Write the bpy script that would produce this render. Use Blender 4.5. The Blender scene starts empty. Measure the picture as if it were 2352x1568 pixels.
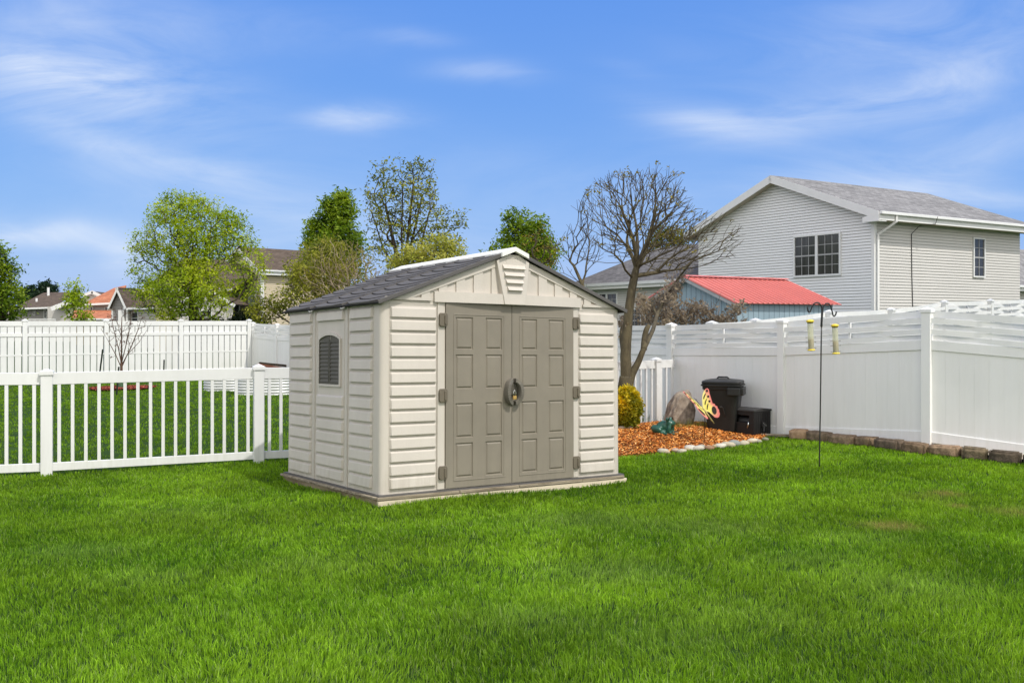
import bpy, math, random
import numpy as np
from mathutils import Vector, Matrix, Euler

random.seed(7)
rng = np.random.default_rng(11)
scn = bpy.context.scene
C = scn.collection
R = math.radians

# ------------------------------------------------------------------ camera frame
F, CX, HY, CAMZ = 2200.0, 1176.0, 740.0, 1.38      # focal length and horizon on a 2352 x 1568 picture
SL = 0.0391                                        # the yard falls away from the camera by 3.9 %


def at(px, py, Y):
    return Vector(((px - CX) / F * Y, Y, CAMZ - (py - HY) / F * Y))


# ------------------------------------------------------------------ terrain (control points: x, y, height above the sloping yard plane)
_ctl = [(0, 0, 0), (0, 4, 0), (-3, 5, 0), (3, 5, 0), (-1.2, 8.9, .018), (1.2, 10.6, .022), (0, 7, 0), (-2.5, 10.8, .03),
        (-5.44, 11.2, .03), (-3.2, 12.1, .08), (-.96, 13, .09), (3.63, 11.3, .10), (5.4, 12.4, .13), (4.1, 14.3, .17),
        (6.4, 11.8, .08), (7.6, 10.6, .02), (1.5, 12.9, .09), (3.2, 13.9, .13), (2.8, 16.8, .19), (.8, 14.7, .12),
        (-6.5, 24, .51), (-9, 18, .28), (-14, 26, .55), (-15.3, 30, .75), (-9.4, 34.2, .77), (-3, 26, .5), (-20, 24, .5), (-9, 12, .05),
        (6, 3, 0), (-6, 3, 0), (8, 8, 0), (-7, 8, .02), (0, 18.5, .22)]
_ct = np.array([(x, y, h - SL * y) for x, y, h in _ctl] +
               [(6.2, 18.6, -.05), (8, 20.2, .15), (9.8, 21.8, .3), (11.7, 23.3, .4), (12, 32, -.1), (6, 27, .0), (5, 22, -.25), (9, 13, -.1), (12, 16, .1),
                (2, 40, -.3), (20, 38, .2), (-15, 45, -.35), (-30, 60, -.4), (0, 70, -.4), (30, 60, 0), (-30, 30, -.5), (30, 20, .1), (20, 0, 0), (-20, 0, -.1), (0, -15, 0)])


def gz(x, y):
    x = np.atleast_1d(np.asarray(x, float)); y = np.atleast_1d(np.asarray(y, float))
    out = np.empty(x.shape)
    for s in range(0, x.size, 40000):
        xs = x[s:s + 40000, None]; ys = y[s:s + 40000, None]
        d2 = (xs - _ct[:, 0]) ** 2 + (ys - _ct[:, 1]) ** 2 + .25
        w = d2 ** -1.9
        out[s:s + 40000] = (w * _ct[:, 2]).sum(1) / w.sum(1)
    return out


def g1(x, y):
    return float(gz(x, y)[0])


def ground_at(px, py, zfn=None):
    """point of the ground seen at a place of the photograph"""
    zf = zfn or g1
    Y = 12.0
    for _ in range(60):
        X = (px - CX) / F * Y
        Yn = (CAMZ - zf(X, Y)) * F / (py - HY)
        Y = .5 * Y + .5 * min(max(Yn, 2), 80)
    X = (px - CX) / F * Y
    return Vector((X, Y, zf(X, Y)))


# ------------------------------------------------------------------ object helpers
def tag(o, label=None, cat=None, group=None, kind=None):
    if label: o['label'] = label
    if cat: o['category'] = cat
    if group: o['group'] = group
    if kind: o['kind'] = kind
    return o


def thing(name, label, cat, loc=(0, 0, 0), rotz=0, group=None):
    o = bpy.data.objects.new(name, None)
    C.objects.link(o)
    o.location = loc
    o.rotation_euler = (0, 0, rotz)
    return tag(o, label, cat, group)


class MB:
    """collects polygons for one mesh"""

    def __init__(s):
        s.v = []; s.f = []; s.col = None

    def add(s, vs, fs):
        b = len(s.v)
        s.v += [tuple(p) for p in vs]
        s.f += [tuple(b + i for i in f) for f in fs]
        return s

    def box(s, a, b, M=None):
        x0, y0, z0 = a; x1, y1, z1 = b
        vs = [Vector(p) for p in ((x0, y0, z0), (x1, y0, z0), (x1, y1, z0), (x0, y1, z0), (x0, y0, z1), (x1, y0, z1), (x1, y1, z1), (x0, y1, z1))]
        if M: vs = [M @ p for p in vs]
        return s.add(vs, [(0, 3, 2, 1), (4, 5, 6, 7), (0, 1, 5, 4), (1, 2, 6, 5), (2, 3, 7, 6), (3, 0, 4, 7)])

    def prism(s, poly, axis_fn):
        """closed polygon, swept between axis_fn(p,0) and axis_fn(p,1)"""
        n = len(poly)
        vs = [axis_fn(p, 0) for p in poly] + [axis_fn(p, 1) for p in poly]
        return s.add(vs, [tuple(range(n))[::-1], tuple(range(n, 2 * n))] + [(i, (i + 1) % n, n + (i + 1) % n, n + i) for i in range(n)])

    def tube(s, pts, rad, n=6, cap=True):
        pts = [Vector(p) for p in pts]
        if not hasattr(rad, '__len__'): rad = [rad] * len(pts)
        b = len(s.v); up = None
        for i, p in enumerate(pts):
            d = (pts[min(i + 1, len(pts) - 1)] - pts[max(i - 1, 0)])
            if d.length < 1e-9: d = Vector((0, 0, 1))
            d.normalize()
            if up is None:
                up = d.orthogonal().normalized()
            else:
                up = up - d * up.dot(d)
                up = up.normalized() if up.length > 1e-6 else d.orthogonal().normalized()
            w = d.cross(up)
            for k in range(n):
                a = 2 * math.pi * k / n
                q = p + (up * math.cos(a) + w * math.sin(a)) * rad[i]
                s.v.append((q.x, q.y, q.z))
        for i in range(len(pts) - 1):
            for k in range(n):
                k2 = (k + 1) % n
                s.f.append((b + i * n + k, b + i * n + k2, b + (i + 1) * n + k2, b + (i + 1) * n + k))
        if cap:
            s.f.append(tuple(b + k for k in range(n))[::-1])
            s.f.append(tuple(b + (len(pts) - 1) * n + k for k in range(n)))
        return s

    def lathe(s, prof, n=16, M=None, cap=True):
        b = len(s.v)
        for r, z in prof:
            for k in range(n):
                a = 2 * math.pi * k / n
                q = Vector((r * math.cos(a), r * math.sin(a), z))
                if M: q = M @ q
                s.v.append(tuple(q))
        for i in range(len(prof) - 1):
            for k in range(n):
                k2 = (k + 1) % n
                s.f.append((b + i * n + k, b + i * n + k2, b + (i + 1) * n + k2, b + (i + 1) * n + k))
        if cap:
            s.f.append(tuple(b + k for k in range(n))[::-1])
            s.f.append(tuple(b + (len(prof) - 1) * n + k for k in range(n)))
        return s

    def build(s, name, mat, parent=None, smooth=False, bevel=0, seg=2):
        me = bpy.data.meshes.new(name)
        me.from_pydata(s.v, [], s.f)
        me.update()
        o = bpy.data.objects.new(name, me)
        C.objects.link(o)
        me.materials.append(mat)
        if smooth:
            me.polygons.foreach_set('use_smooth', [True] * len(me.polygons))
            me.update()
        if parent: o.parent = parent
        if bevel:
            m = o.modifiers.new('edge', 'BEVEL'); m.width = bevel; m.segments = seg; m.limit_method = 'ANGLE'; m.angle_limit = R(35)
        return o


def quads_mesh(name, V, mat, parent=None, col=None, nv=4):
    """V: (N, nv, 3) array of polygons -> one object; col: (N,3) or (N,nv,3) colour"""
    N = V.shape[0]
    me = bpy.data.meshes.new(name)
    me.vertices.add(N * nv)
    me.vertices.foreach_set('co', V.astype(np.float32).ravel())
    me.loops.add(N * nv)
    me.loops.foreach_set('vertex_index', np.arange(N * nv, dtype=np.int32))
    me.polygons.add(N)
    me.polygons.foreach_set('loop_start', np.arange(0, N * nv, nv, dtype=np.int32))
    me.update(calc_edges=True)
    if col is not None:
        if col.ndim == 2: col = np.repeat(col[:, None, :], nv, 1)
        a = me.attributes.new('tint', 'FLOAT_COLOR', 'POINT')
        c = np.ones((N * nv, 4), np.float32); c[:, :3] = col.reshape(-1, 3)
        a.data.foreach_set('color', c.ravel())
    me.materials.append(mat)
    o = bpy.data.objects.new(name, me)
    C.objects.link(o)
    if parent: o.parent = parent
    return o


# ------------------------------------------------------------------ materials
def srgb(r, g, b):
    f = lambda c: (c / 255 / 12.92) if c / 255 <= .04045 else ((c / 255 + .055) / 1.055) ** 2.4
    return (f(r), f(g), f(b))


_mats = {}


def mat(name, col, rough=.6, var=.12, scale=6.0, bump=0.0, bscale=60.0, spec=.3, metal=0.0, stretch=None, col2=None, detail=6, coord='Object', dirt=None):
    if name in _mats: return _mats[name]
    m = bpy.data.materials.new(name); m.use_nodes = True
    nt = m.node_tree; N = nt.nodes; L = nt.links
    b = N['Principled BSDF']
    b.inputs['Roughness'].default_value = rough
    b.inputs['Specular IOR Level'].default_value = spec
    b.inputs['Metallic'].default_value = metal
    tc = N.new('ShaderNodeTexCoord'); mp = N.new('ShaderNodeMapping')
    if stretch: mp.inputs['Scale'].default_value = stretch
    L.new(tc.outputs[coord], mp.inputs['Vector'])
    n1 = N.new('ShaderNodeTexNoise'); n1.inputs['Scale'].default_value = scale; n1.inputs['Detail'].default_value = detail; n1.inputs['Roughness'].default_value = .65
    L.new(mp.outputs['Vector'], n1.inputs['Vector'])
    cr = N.new('ShaderNodeValToRGB')
    c2 = col2 or tuple(min(1, c * (1 + var)) for c in col)
    c1 = col if col2 else tuple(c * (1 - var) for c in col)
    cr.color_ramp.elements[0].color = (*c1, 1); cr.color_ramp.elements[1].color = (*c2, 1)
    cr.color_ramp.elements[0].position = .3; cr.color_ramp.elements[1].position = .7
    L.new(n1.outputs['Fac'], cr.inputs['Fac'])
    L.new(cr.outputs['Color'], b.inputs['Base Color'])
    if dirt:      # splashed earth fading upward from the base, with vertical streaks of dust
        sp = N.new('ShaderNodeSeparateXYZ'); L.new(tc.outputs[coord], sp.inputs[0])
        mr = N.new('ShaderNodeMapRange'); mr.interpolation_type = 'SMOOTHSTEP'; mr.inputs[1].default_value = dirt[1]; mr.inputs[2].default_value = dirt[0]; L.new(sp.outputs[2], mr.inputs[0])
        m3 = N.new('ShaderNodeMapping'); m3.inputs['Scale'].default_value = (9, 9, .8); L.new(tc.outputs[coord], m3.inputs[0])
        n3_ = N.new('ShaderNodeTexNoise'); n3_.inputs['Scale'].default_value = 1.6; n3_.inputs['Detail'].default_value = 8; n3_.inputs['Roughness'].default_value = .7; L.new(m3.outputs[0], n3_.inputs[0])
        r2 = N.new('ShaderNodeMapRange'); r2.inputs[1].default_value = .38; r2.inputs[2].default_value = .72; L.new(n3_.outputs['Fac'], r2.inputs[0])
        a1 = N.new('ShaderNodeMath'); a1.operation = 'MULTIPLY_ADD'; a1.inputs[1].default_value = dirt[3]; a1.inputs[2].default_value = dirt[4]; L.new(mr.outputs[0], a1.inputs[0])
        a2 = N.new('ShaderNodeMath'); a2.operation = 'MULTIPLY'; L.new(a1.outputs[0], a2.inputs[0]); L.new(r2.outputs[0], a2.inputs[1])
        mxd = N.new('ShaderNodeMix'); mxd.data_type = 'RGBA'; L.new(a2.outputs[0], mxd.inputs[0]); L.new(cr.outputs['Color'], mxd.inputs[6]); mxd.inputs[7].default_value = (*dirt[2], 1)
        L.new(mxd.outputs[2], b.inputs['Base Color'])
    if bump:
        n2 = N.new('ShaderNodeTexNoise'); n2.inputs['Scale'].default_value = bscale; n2.inputs['Detail'].default_value = 4
        L.new(mp.outputs['Vector'], n2.inputs['Vector'])
        bp = N.new('ShaderNodeBump'); bp.inputs['Strength'].default_value = bump; bp.inputs['Distance'].default_value = .01
        L.new(n2.outputs['Fac'], bp.inputs['Height']); L.new(bp.outputs['Normal'], b.inputs['Normal'])
    _mats[name] = m
    return m


def leaf_mat(name, trans=.35, rough=.55, spec=.2):
    m = bpy.data.materials.new(name); m.use_nodes = True
    nt = m.node_tree; N = nt.nodes; L = nt.links
    out = N['Material Output']; b = N['Principled BSDF']
    at_ = N.new('ShaderNodeAttribute'); at_.attribute_name = 'tint'
    L.new(at_.outputs['Color'], b.inputs['Base Color'])
    b.inputs['Roughness'].default_value = rough; b.inputs['Specular IOR Level'].default_value = spec
    tr = N.new('ShaderNodeBsdfTranslucent')
    hs = N.new('ShaderNodeHueSaturation'); hs.inputs['Value'].default_value = 1.25; hs.inputs['Saturation'].default_value = 1.05
    L.new(at_.outputs['Color'], hs.inputs['Color']); L.new(hs.outputs['Color'], tr.inputs['Color'])
    mx = N.new('ShaderNodeMixShader'); mx.inputs[0].default_value = trans
    L.new(b.outputs[0], mx.inputs[1]); L.new(tr.outputs[0], mx.inputs[2]); L.new(mx.outputs[0], out.inputs['Surface'])
    return m


def tint_mat(name, rough=.7, spec=.25, bump=0, bscale=80):
    m = bpy.data.materials.new(name); m.use_nodes = True
    nt = m.node_tree; b = nt.nodes['Principled BSDF']
    a = nt.nodes.new('ShaderNodeAttribute'); a.attribute_name = 'tint'
    nt.links.new(a.outputs['Color'], b.inputs['Base Color'])
    b.inputs['Roughness'].default_value = rough; b.inputs['Specular IOR Level'].default_value = spec
    return m


VINYL = mat('white_vinyl', (.70, .705, .70), .45, .06, 1.6, spec=.4, stretch=(1, 1, .3), dirt=(-.45, .3, (.45, .46, .36), .30, .08))
VINYL2 = mat('grey_white_vinyl', (.79, .79, .78), .42, .05, 1.4, spec=.4, stretch=(1, 1, .25), dirt=(-.45, .1, (.45, .45, .36), .32, .08))
CREAM = mat('cream_resin', (.530, .488, .432), .5, .06, 2.2, .15, 160, spec=.3, stretch=(1, 1, .5), dirt=(.02, .30, (.27, .23, .16), .32, .06))
TAUPE = mat('taupe_resin', (.208, .184, .146), .45, .09, 2.2, .12, 160, spec=.35, dirt=(.02, .45, (.28, .25, .19), .30, .14))
DKRES = mat('dark_grey_resin', (.090, .084, .068), .6, .12, 5, .1, 150, spec=.2)
ROOFRES = mat('charcoal_roof_resin', (.105, .100, .097), .8, .12, 3, .12, 130, spec=.08)
BLACKP = mat('black_plastic', (.012, .0125, .0125), .42, .25, 7, .08, 160, spec=.4)
BLACKM = mat('black_metal', (.013, .013, .013), .4, .2, 10, spec=.5)
STEEL = mat('steel', (.62, .62, .6), .3, .06, 12, metal=1)
BRASS = mat('brass', (.62, .40, .13), .38, .1, 15, metal=.8)
LEAF = leaf_mat('leaf', .5)
GRASSM = leaf_mat('grass_blade', .45, .6, .08)
MULCHM = tint_mat('wood_chip', .8)


def bark(name, c1, c2, sc=14):
    return mat(name, c1, .9, 0, sc, .9, 45, spec=.15, stretch=(1, 1, .35), col2=c2)


BARKG = bark('mossy_bark', (.050, .041, .030), (.145, .122, .072), 9)
BARKD = bark('dark_bark', (.035, .028, .02), (.08, .065, .05))
BARKW = bark('tan_twig_bark', (.22, .165, .11), (.42, .34, .24))
BARKT = bark('twig_bark', (.10, .075, .055), (.20, .165, .125))


def shingle(name, c1, c2, scale=26):
    m = bpy.data.materials.new(name); m.use_nodes = True
    N = m.node_tree.nodes; L = m.node_tree.links; b = N['Principled BSDF']
    b.inputs['Roughness'].default_value = .9; b.inputs['Specular IOR Level'].default_value = .12
    tc = N.new('ShaderNodeTexCoord'); mp = N.new('ShaderNodeMapping'); mp.inputs['Scale'].default_value = (1, 1, 2.2)
    L.new(tc.outputs['UV'], mp.inputs['Vector'])
    br = N.new('ShaderNodeTexBrick'); br.inputs['Scale'].default_value = 1
    br.inputs['Brick Width'].default_value = .30; br.inputs['Row Height'].default_value = .14; br.inputs['Mortar Size'].default_value = .006
    br.inputs['Color1'].default_value = (*c1, 1); br.inputs['Color2'].default_value = (*c2, 1)
    br.inputs['Mortar'].default_value = (*[c * .45 for c in c1], 1)
    L.new(tc.outputs['UV'], br.inputs['Vector'])
    no = N.new('ShaderNodeTexNoise'); no.inputs['Scale'].default_value = 1.2; no.inputs['Detail'].default_value = 8
    L.new(tc.outputs['Object'], no.inputs['Vector'])
    mx = N.new('ShaderNodeMix'); mx.data_type = 'RGBA'; mx.blend_type = 'OVERLAY'; mx.inputs[0].default_value = .30
    L.new(br.outputs['Color'], mx.inputs[6]); L.new(no.outputs['Fac'], mx.inputs[7])
    L.new(mx.outputs[2], b.inputs['Base Color'])
    return m


def pane_mat(name, c1, c2):
    """dark window glass with pale curtain folds showing"""
    m = mat(name, c1, .12, 0, 5.5, spec=.5, stretch=(3, 3, .12), col2=c2)
    return m


PANE = pane_mat('dark_pane', (.016, .017, .019), (.06, .06, .063))
BLIND = mat('pale_blind', (.42, .47, .50), .4, .06, 3)

# ------------------------------------------------------------------ world, sun, camera
SUN_H = Vector((.763, -.645, 0)).normalized(); ELEV = R(55)
sun_dir = Vector((SUN_H.x * math.cos(ELEV), SUN_H.y * math.cos(ELEV), math.sin(ELEV)))
FILL_VEIL = 16.0
w = bpy.data.worlds.new('World'); scn.world = w; w.use_nodes = True
nt = w.node_tree; N = nt.nodes; L = nt.links
for n in list(N): N.remove(n)
out = N.new('ShaderNodeOutputWorld'); bg = N.new('ShaderNodeBackground'); bg.inputs['Strength'].default_value = .12
sky = N.new('ShaderNodeTexSky'); sky.sky_type = 'NISHITA'; sky.sun_disc = False
sky.sun_elevation = ELEV; sky.sun_rotation = math.atan2(SUN_H.x, SUN_H.y); sky.air_density = 1.0; sky.dust_density = .6; sky.ozone_density = 1.6
sc_ = N.new('ShaderNodeSeparateColor'); L.new(sky.outputs[0], sc_.inputs[0]); hs = N.new('ShaderNodeCombineColor')
for k_, (p_, m_) in enumerate(((.80, .50), (.54, .625), (.16, .945))):       # photographic grade of the clear sky: deeper, cleaner blue
    a_ = N.new('ShaderNodeMath'); a_.operation = 'MULTIPLY'; a_.inputs[1].default_value = .12; L.new(sc_.outputs[k_], a_.inputs[0])
    b_ = N.new('ShaderNodeMath'); b_.operation = 'POWER'; b_.inputs[1].default_value = p_; L.new(a_.outputs[0], b_.inputs[0])
    c_ = N.new('ShaderNodeMath'); c_.operation = 'MULTIPLY'; c_.inputs[1].default_value = m_ / .12; L.new(b_.outputs[0], c_.inputs[0]); L.new(c_.outputs[0], hs.inputs[k_])
# thin cirrus: soft streaks placed by direction, frayed by stretched noise
geo = N.new('ShaderNodeTexCoord'); sep = N.new('ShaderNodeSeparateXYZ'); L.new(geo.outputs['Generated'], sep.inputs[0])


def mth(op, a, b=None, c=None):
    n = N.new('ShaderNodeMath'); n.operation = op
    for i, v in enumerate((a, b, c)):
        if v is None: continue
        if isinstance(v, (int, float)): n.inputs[i].default_value = v
        else: L.new(v, n.inputs[i])
    return n.outputs[0]


yy = mth('MAXIMUM', sep.outputs[1], .02)
U = mth('DIVIDE', sep.outputs[0], yy); Vv = mth('DIVIDE', sep.outputs[2], yy)
cmb = N.new('ShaderNodeCombineXYZ'); L.new(U, cmb.inputs[0]); L.new(Vv, cmb.inputs[1])


def noise(scale, rotz, sx, sy, off=0, detail=6, rough=.6, dist=.6):
    mp = N.new('ShaderNodeMapping'); mp.inputs['Rotation'].default_value = (0, 0, rotz); mp.inputs['Scale'].default_value = (sx, sy, 1); mp.inputs['Location'].default_value = (off, off * 1.7, off)
    L.new(cmb.outputs[0], mp.inputs[0])
    n = N.new('ShaderNodeTexNoise'); n.inputs['Scale'].default_value = scale; n.inputs['Detail'].default_value = detail; n.inputs['Roughness'].default_value = rough; n.inputs['Distortion'].default_value = dist
    L.new(mp.outputs[0], n.inputs['Vector'])
    return n.outputs['Fac']


nA = noise(5.5, R(14), .55, 2.0, 3.1, 10, .62, 1.6); nB = noise(5.5, R(-16), .55, 2.0, 7.7, 10, .62, 1.6); nC = noise(2.2, 0, .6, 1.6, 1.3, 5, .5)
wig = mth('MULTIPLY', mth('SUBTRACT', nC, .5), .10)
# px, py, half length, half thickness, angle (deg, up to the right is positive), strength, noise branch
streaks = [(2080, 110, 430, 100, 14, .20, 1), (170, 130, 330, 100, -10, .20, 0), (480, 300, 300, 60, -12, .12, 0), (1300, 420, 500, 60, -3, .10, 1), (150, 205, 260, 44, -8, .50, 0), (60, 180, 150, 30, -14, .30, 0), (250, 340, 330, 30, -21, .30, 0), (420, 430, 330, 40, -14, .17, 0), (100, 555, 230, 24, -6, .62, 0),
           (150, 70, 300, 80, -5, .16, 0), (700, 90, 300, 40, -5, .12, 0), (1115, 185, 105, 17, 1, .55, 1), (950, 108, 90, 14, -3, .20, 1), (820, 293, 120, 21, -2, .50, 1),
           (1640, 275, 170, 26, -12, .46, 0), (1830, 248, 240, 30, 9, .40, 1), (2150, 180, 270, 44, 20, .34, 1), (2200, 325, 340, 44, 14, .32, 1), (2230, 412, 190, 20, -7, .45, 0), (2000, 385, 260, 26, 4, .20, 1),
           (1450, 160, 70, 14, -5, .10, 1), (600, 500, 380, 60, -8, .12, 0), (2000, 60, 420, 70, 6, .14, 1), (285, 615, 50, 22, 0, .55, 1), (1250, 640, 1600, 130, 0, .20, 0)]
tot = None
for (px, py, hl, ht, an, st, br) in streaks:
    u0 = (px - CX) / F; v0 = (HY - py) / F; ca, sa = math.cos(R(an)), math.sin(R(an))
    du = mth('SUBTRACT', U, u0); dv = mth('ADD', mth('SUBTRACT', Vv, v0), wig)
    a = mth('MULTIPLY', mth('ADD', mth('MULTIPLY', du, ca), mth('MULTIPLY', dv, sa)), F / hl)
    b = mth('MULTIPLY', mth('SUBTRACT', mth('MULTIPLY', dv, ca), mth('MULTIPLY', du, sa)), F / (ht * 1.4))
    g = mth('EXPONENT', mth('MULTIPLY', mth('ADD', mth('MULTIPLY', a, a), mth('MULTIPLY', b, b)), -1.0))
    nn = mth('MULTIPLY', mth('SUBTRACT', nA if br == 0 else nB, .24), 1.8)
    g = mth('MULTIPLY', mth('MULTIPLY', g, nn), st * 1.25)
    tot = g if tot is None else mth('ADD', tot, g)
tot = mth('MINIMUM', mth('MAXIMUM', tot, 0.0), .85)
mixc = N.new('ShaderNodeMix'); mixc.data_type = 'RGBA'
L.new(tot, mixc.inputs[0]); L.new(hs.outputs[0], mixc.inputs[6]); mixc.inputs[7].default_value = (7.4, 7.9, 8.6, 1)
# bright cloud out of view overhead, behind and left, added to fill shaded walls
def ramp(v, a, b):
    n = N.new('ShaderNodeMapRange'); n.interpolation_type = 'SMOOTHSTEP'; n.inputs[1].default_value = a; n.inputs[2].default_value = b; L.new(v, n.inputs[0]); return n.outputs[0]
fill_veil = mth('MAXIMUM', mth('MULTIPLY', ramp(sep.outputs[2], .42, .80), .45), mth('MAXIMUM', ramp(mth('MULTIPLY', sep.outputs[1], -1.0), .0, .55), mth('MULTIPLY', ramp(mth('MULTIPLY', sep.outputs[0], -1.0), .52, .85), .62)))
n3 = N.new('ShaderNodeTexNoise'); n3.inputs['Scale'].default_value = 3.0; n3.inputs['Detail'].default_value = 6; L.new(geo.outputs['Generated'], n3.inputs['Vector'])
fill_veil = mth('MULTIPLY', fill_veil, ramp(n3.outputs['Fac'], .25, .6))
mix2 = N.new('ShaderNodeMix'); mix2.data_type = 'RGBA'; L.new(fill_veil, mix2.inputs[0]); L.new(mixc.outputs[2], mix2.inputs[6]); mix2.inputs[7].default_value = (FILL_VEIL * 1.05, FILL_VEIL, FILL_VEIL * .90, 1)
L.new(mix2.outputs[2], bg.inputs['Color']); L.new(bg.outputs[0], out.inputs['Surface'])

ld = bpy.data.lights.new('sun', 'SUN'); ld.energy = 3.35; ld.angle = R(.6); ld.color = (1, .955, .88)
lo = bpy.data.objects.new('sun', ld); C.objects.link(lo); lo.rotation_euler = sun_dir.to_track_quat('Z', 'Y').to_euler(); lo.location = (20, -20, 30)

cd = bpy.data.cameras.new('camera'); cam = bpy.data.objects.new('camera', cd); C.objects.link(cam)
cam.location = (0, 0, CAMZ); cam.rotation_euler = (R(90), 0, 0)
cd.sensor_width = 36; cd.lens = 36 * F / 2352; cd.shift_y = (HY - 784) / 2352; cd.clip_end = 3000; cd.clip_start = .05
scn.camera = cam
scn.view_settings.view_transform = 'Standard'; scn.view_settings.look = 'None'; scn.view_settings.exposure = 0
scn.cycles.max_bounces = 6; scn.cycles.transparent_max_bounces = 6

# ------------------------------------------------------------------ ground sheet
xs = np.unique(np.concatenate([np.linspace(-700, -60, 14), np.linspace(-60, -16, 23), np.linspace(-16, 16, 97), np.linspace(16, 60, 23), np.linspace(60, 700, 14)]))
ys = np.unique(np.concatenate([np.linspace(-300, -12, 10), np.linspace(-12, 40, 157), np.linspace(40, 120, 30), np.linspace(120, 1400, 16)]))
XX, YY = np.meshgrid(xs, ys); ZZ = gz(XX.ravel(), YY.ravel())
m = bpy.data.materials.new('lawn_soil'); m.use_nodes = True
NN = m.node_tree.nodes; LL = m.node_tree.links; b = NN['Principled BSDF']; b.inputs['Roughness'].default_value = .95; b.inputs['Specular IOR Level'].default_value = .1
tc = NN.new('ShaderNodeTexCoord'); n1 = NN.new('ShaderNodeTexNoise'); n1.inputs['Scale'].default_value = 1.2; n1.inputs['Detail'].default_value = 10; n1.inputs['Roughness'].default_value = .75
LL.new(tc.outputs['Object'], n1.inputs['Vector']); cr = NN.new('ShaderNodeValToRGB')
cr.color_ramp.elements[0].color = (.014, .034, .005, 1); cr.color_ramp.elements[1].color = (.035, .075, .010, 1); cr.color_ramp.elements[0].position = .35; cr.color_ramp.elements[1].position = .68
LL.new(n1.outputs['Fac'], cr.inputs['Fac']); LL.new(cr.outputs['Color'], b.inputs['Base Color'])
gm = MB(); nx = len(xs)
gm.v = list(zip(XX.ravel(), YY.ravel(), ZZ)); gm.f = [(j * nx + i, j * nx + i + 1, (j + 1) * nx + i + 1, (j + 1) * nx + i) for j in range(len(ys) - 1) for i in range(nx - 1)]
tag(gm.build('lawn', m, smooth=True), 'green lawn falling gently away from the camera', 'lawn', kind='structure')

# ------------------------------------------------------------------ layout of yard lines
A2 = Vector((-1.234, 8.95)); YAW = R(35.02)
uu = Vector((math.cos(YAW), math.sin(YAW))); vv = Vector((-math.sin(YAW), math.cos(YAW)))
SW, SD, SH, SP = 2.975, 2.277, 1.83, 2.385


def in_poly(x, y, poly):
    x = np.asarray(x); y = np.asarray(y); ins = np.zeros(x.shape, bool); n = len(poly); j = n - 1
    for i in range(n):
        xi, yi = poly[i]; xj, yj = poly[j]
        c = ((yi > y) != (yj > y)) & (x < (xj - xi) * (y - yi) / (yj - yi + 1e-12) + xi)
        ins ^= c; j = i
    return ins


def seg_dist(x, y, poly):
    d = np.full(np.shape(x), 1e9); n = len(poly)
    for i in range(n):
        ax, ay = poly[i]; bx, by = poly[(i + 1) % n]
        t = np.clip(((x - ax) * (bx - ax) + (y - ay) * (by - ay)) / ((bx - ax) ** 2 + (by - ay) ** 2 + 1e-12), 0, 1)
        d = np.minimum(d, np.hypot(x - ax - t * (bx - ax), y - ay - t * (by - ay)))
    return d


sh_poly = [tuple(A2 + uu * a + vv * b) for a, b in ((-.06, -.07), (SW + .08, -.07), (SW + .08, SD + .08), (-.06, SD + .08))]
pebble_px = [(1470, 1395), (1508, 1398), (1580, 1385), (1635, 1390), (1685, 1375), (1710, 1368), (1775, 1370), (1820, 1358), (1880, 1362), (1930, 1346), (1980, 1345), (2050, 1338), (2105, 1326), (2190, 1322), (2260, 1303), (2320, 1300), (2385, 1283)]
peb = []
for (zx, zy) in pebble_px:
    px = (1490 + (zx - 1000) / 3.647) / 1.0629; py = (720 + zy / 3.647) / 1.0629
    peb.append(ground_at(px, py + 5))
edge = [ground_at(1380, 1058), ground_at(1425, 1052), ground_at(1470, 1047)] + peb[:-1]
P_fence0 = Vector((2.80, 16.84)); FD = Vector((-.569, .823))
mul_poly = [(p.x, p.y) for p in edge] + [(3.95, 14.85), (3.45, 15.62), (2.9, 16.4), (2.45, 16.2), (1.4, 15.1), (.8, 14.5), (.9, 13.2)]


def mulch_z(x, y):
    d = seg_dist(np.atleast_1d(x), np.atleast_1d(y), [(p.x, p.y) for p in edge] + [(p.x, p.y) for p in edge[::-1]])
    return gz(x, y) + .02 + .13 * (1 - np.exp(-(d / .75) ** 1.5)) * (1 - np.exp(-(((np.atleast_1d(x) - 3.78) ** 2 + (np.atleast_1d(y) - 14.75) ** 2) / .45) ** 1.5))


def mz1(x, y):
    return float(mulch_z(x, y)[0])


# ------------------------------------------------------------------ lawn grass (one uncountable mass of blades)
def vnoise(x, y, s, seed):
    r = np.random.default_rng(seed); G = r.random((256, 256))
    xf = x / s; yf = y / s; xi = np.floor(xf).astype(int); yi = np.floor(yf).astype(int); fx = xf - xi; fy = yf - yi
    fx = fx * fx * (3 - 2 * fx); fy = fy * fy * (3 - 2 * fy)
    g = lambda i, j: G[i % 256, j % 256]
    return (g(xi, yi) * (1 - fx) + g(xi + 1, yi) * fx) * (1 - fy) + (g(xi, yi + 1) * (1 - fx) + g(xi + 1, yi + 1) * fx) * fy


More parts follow.
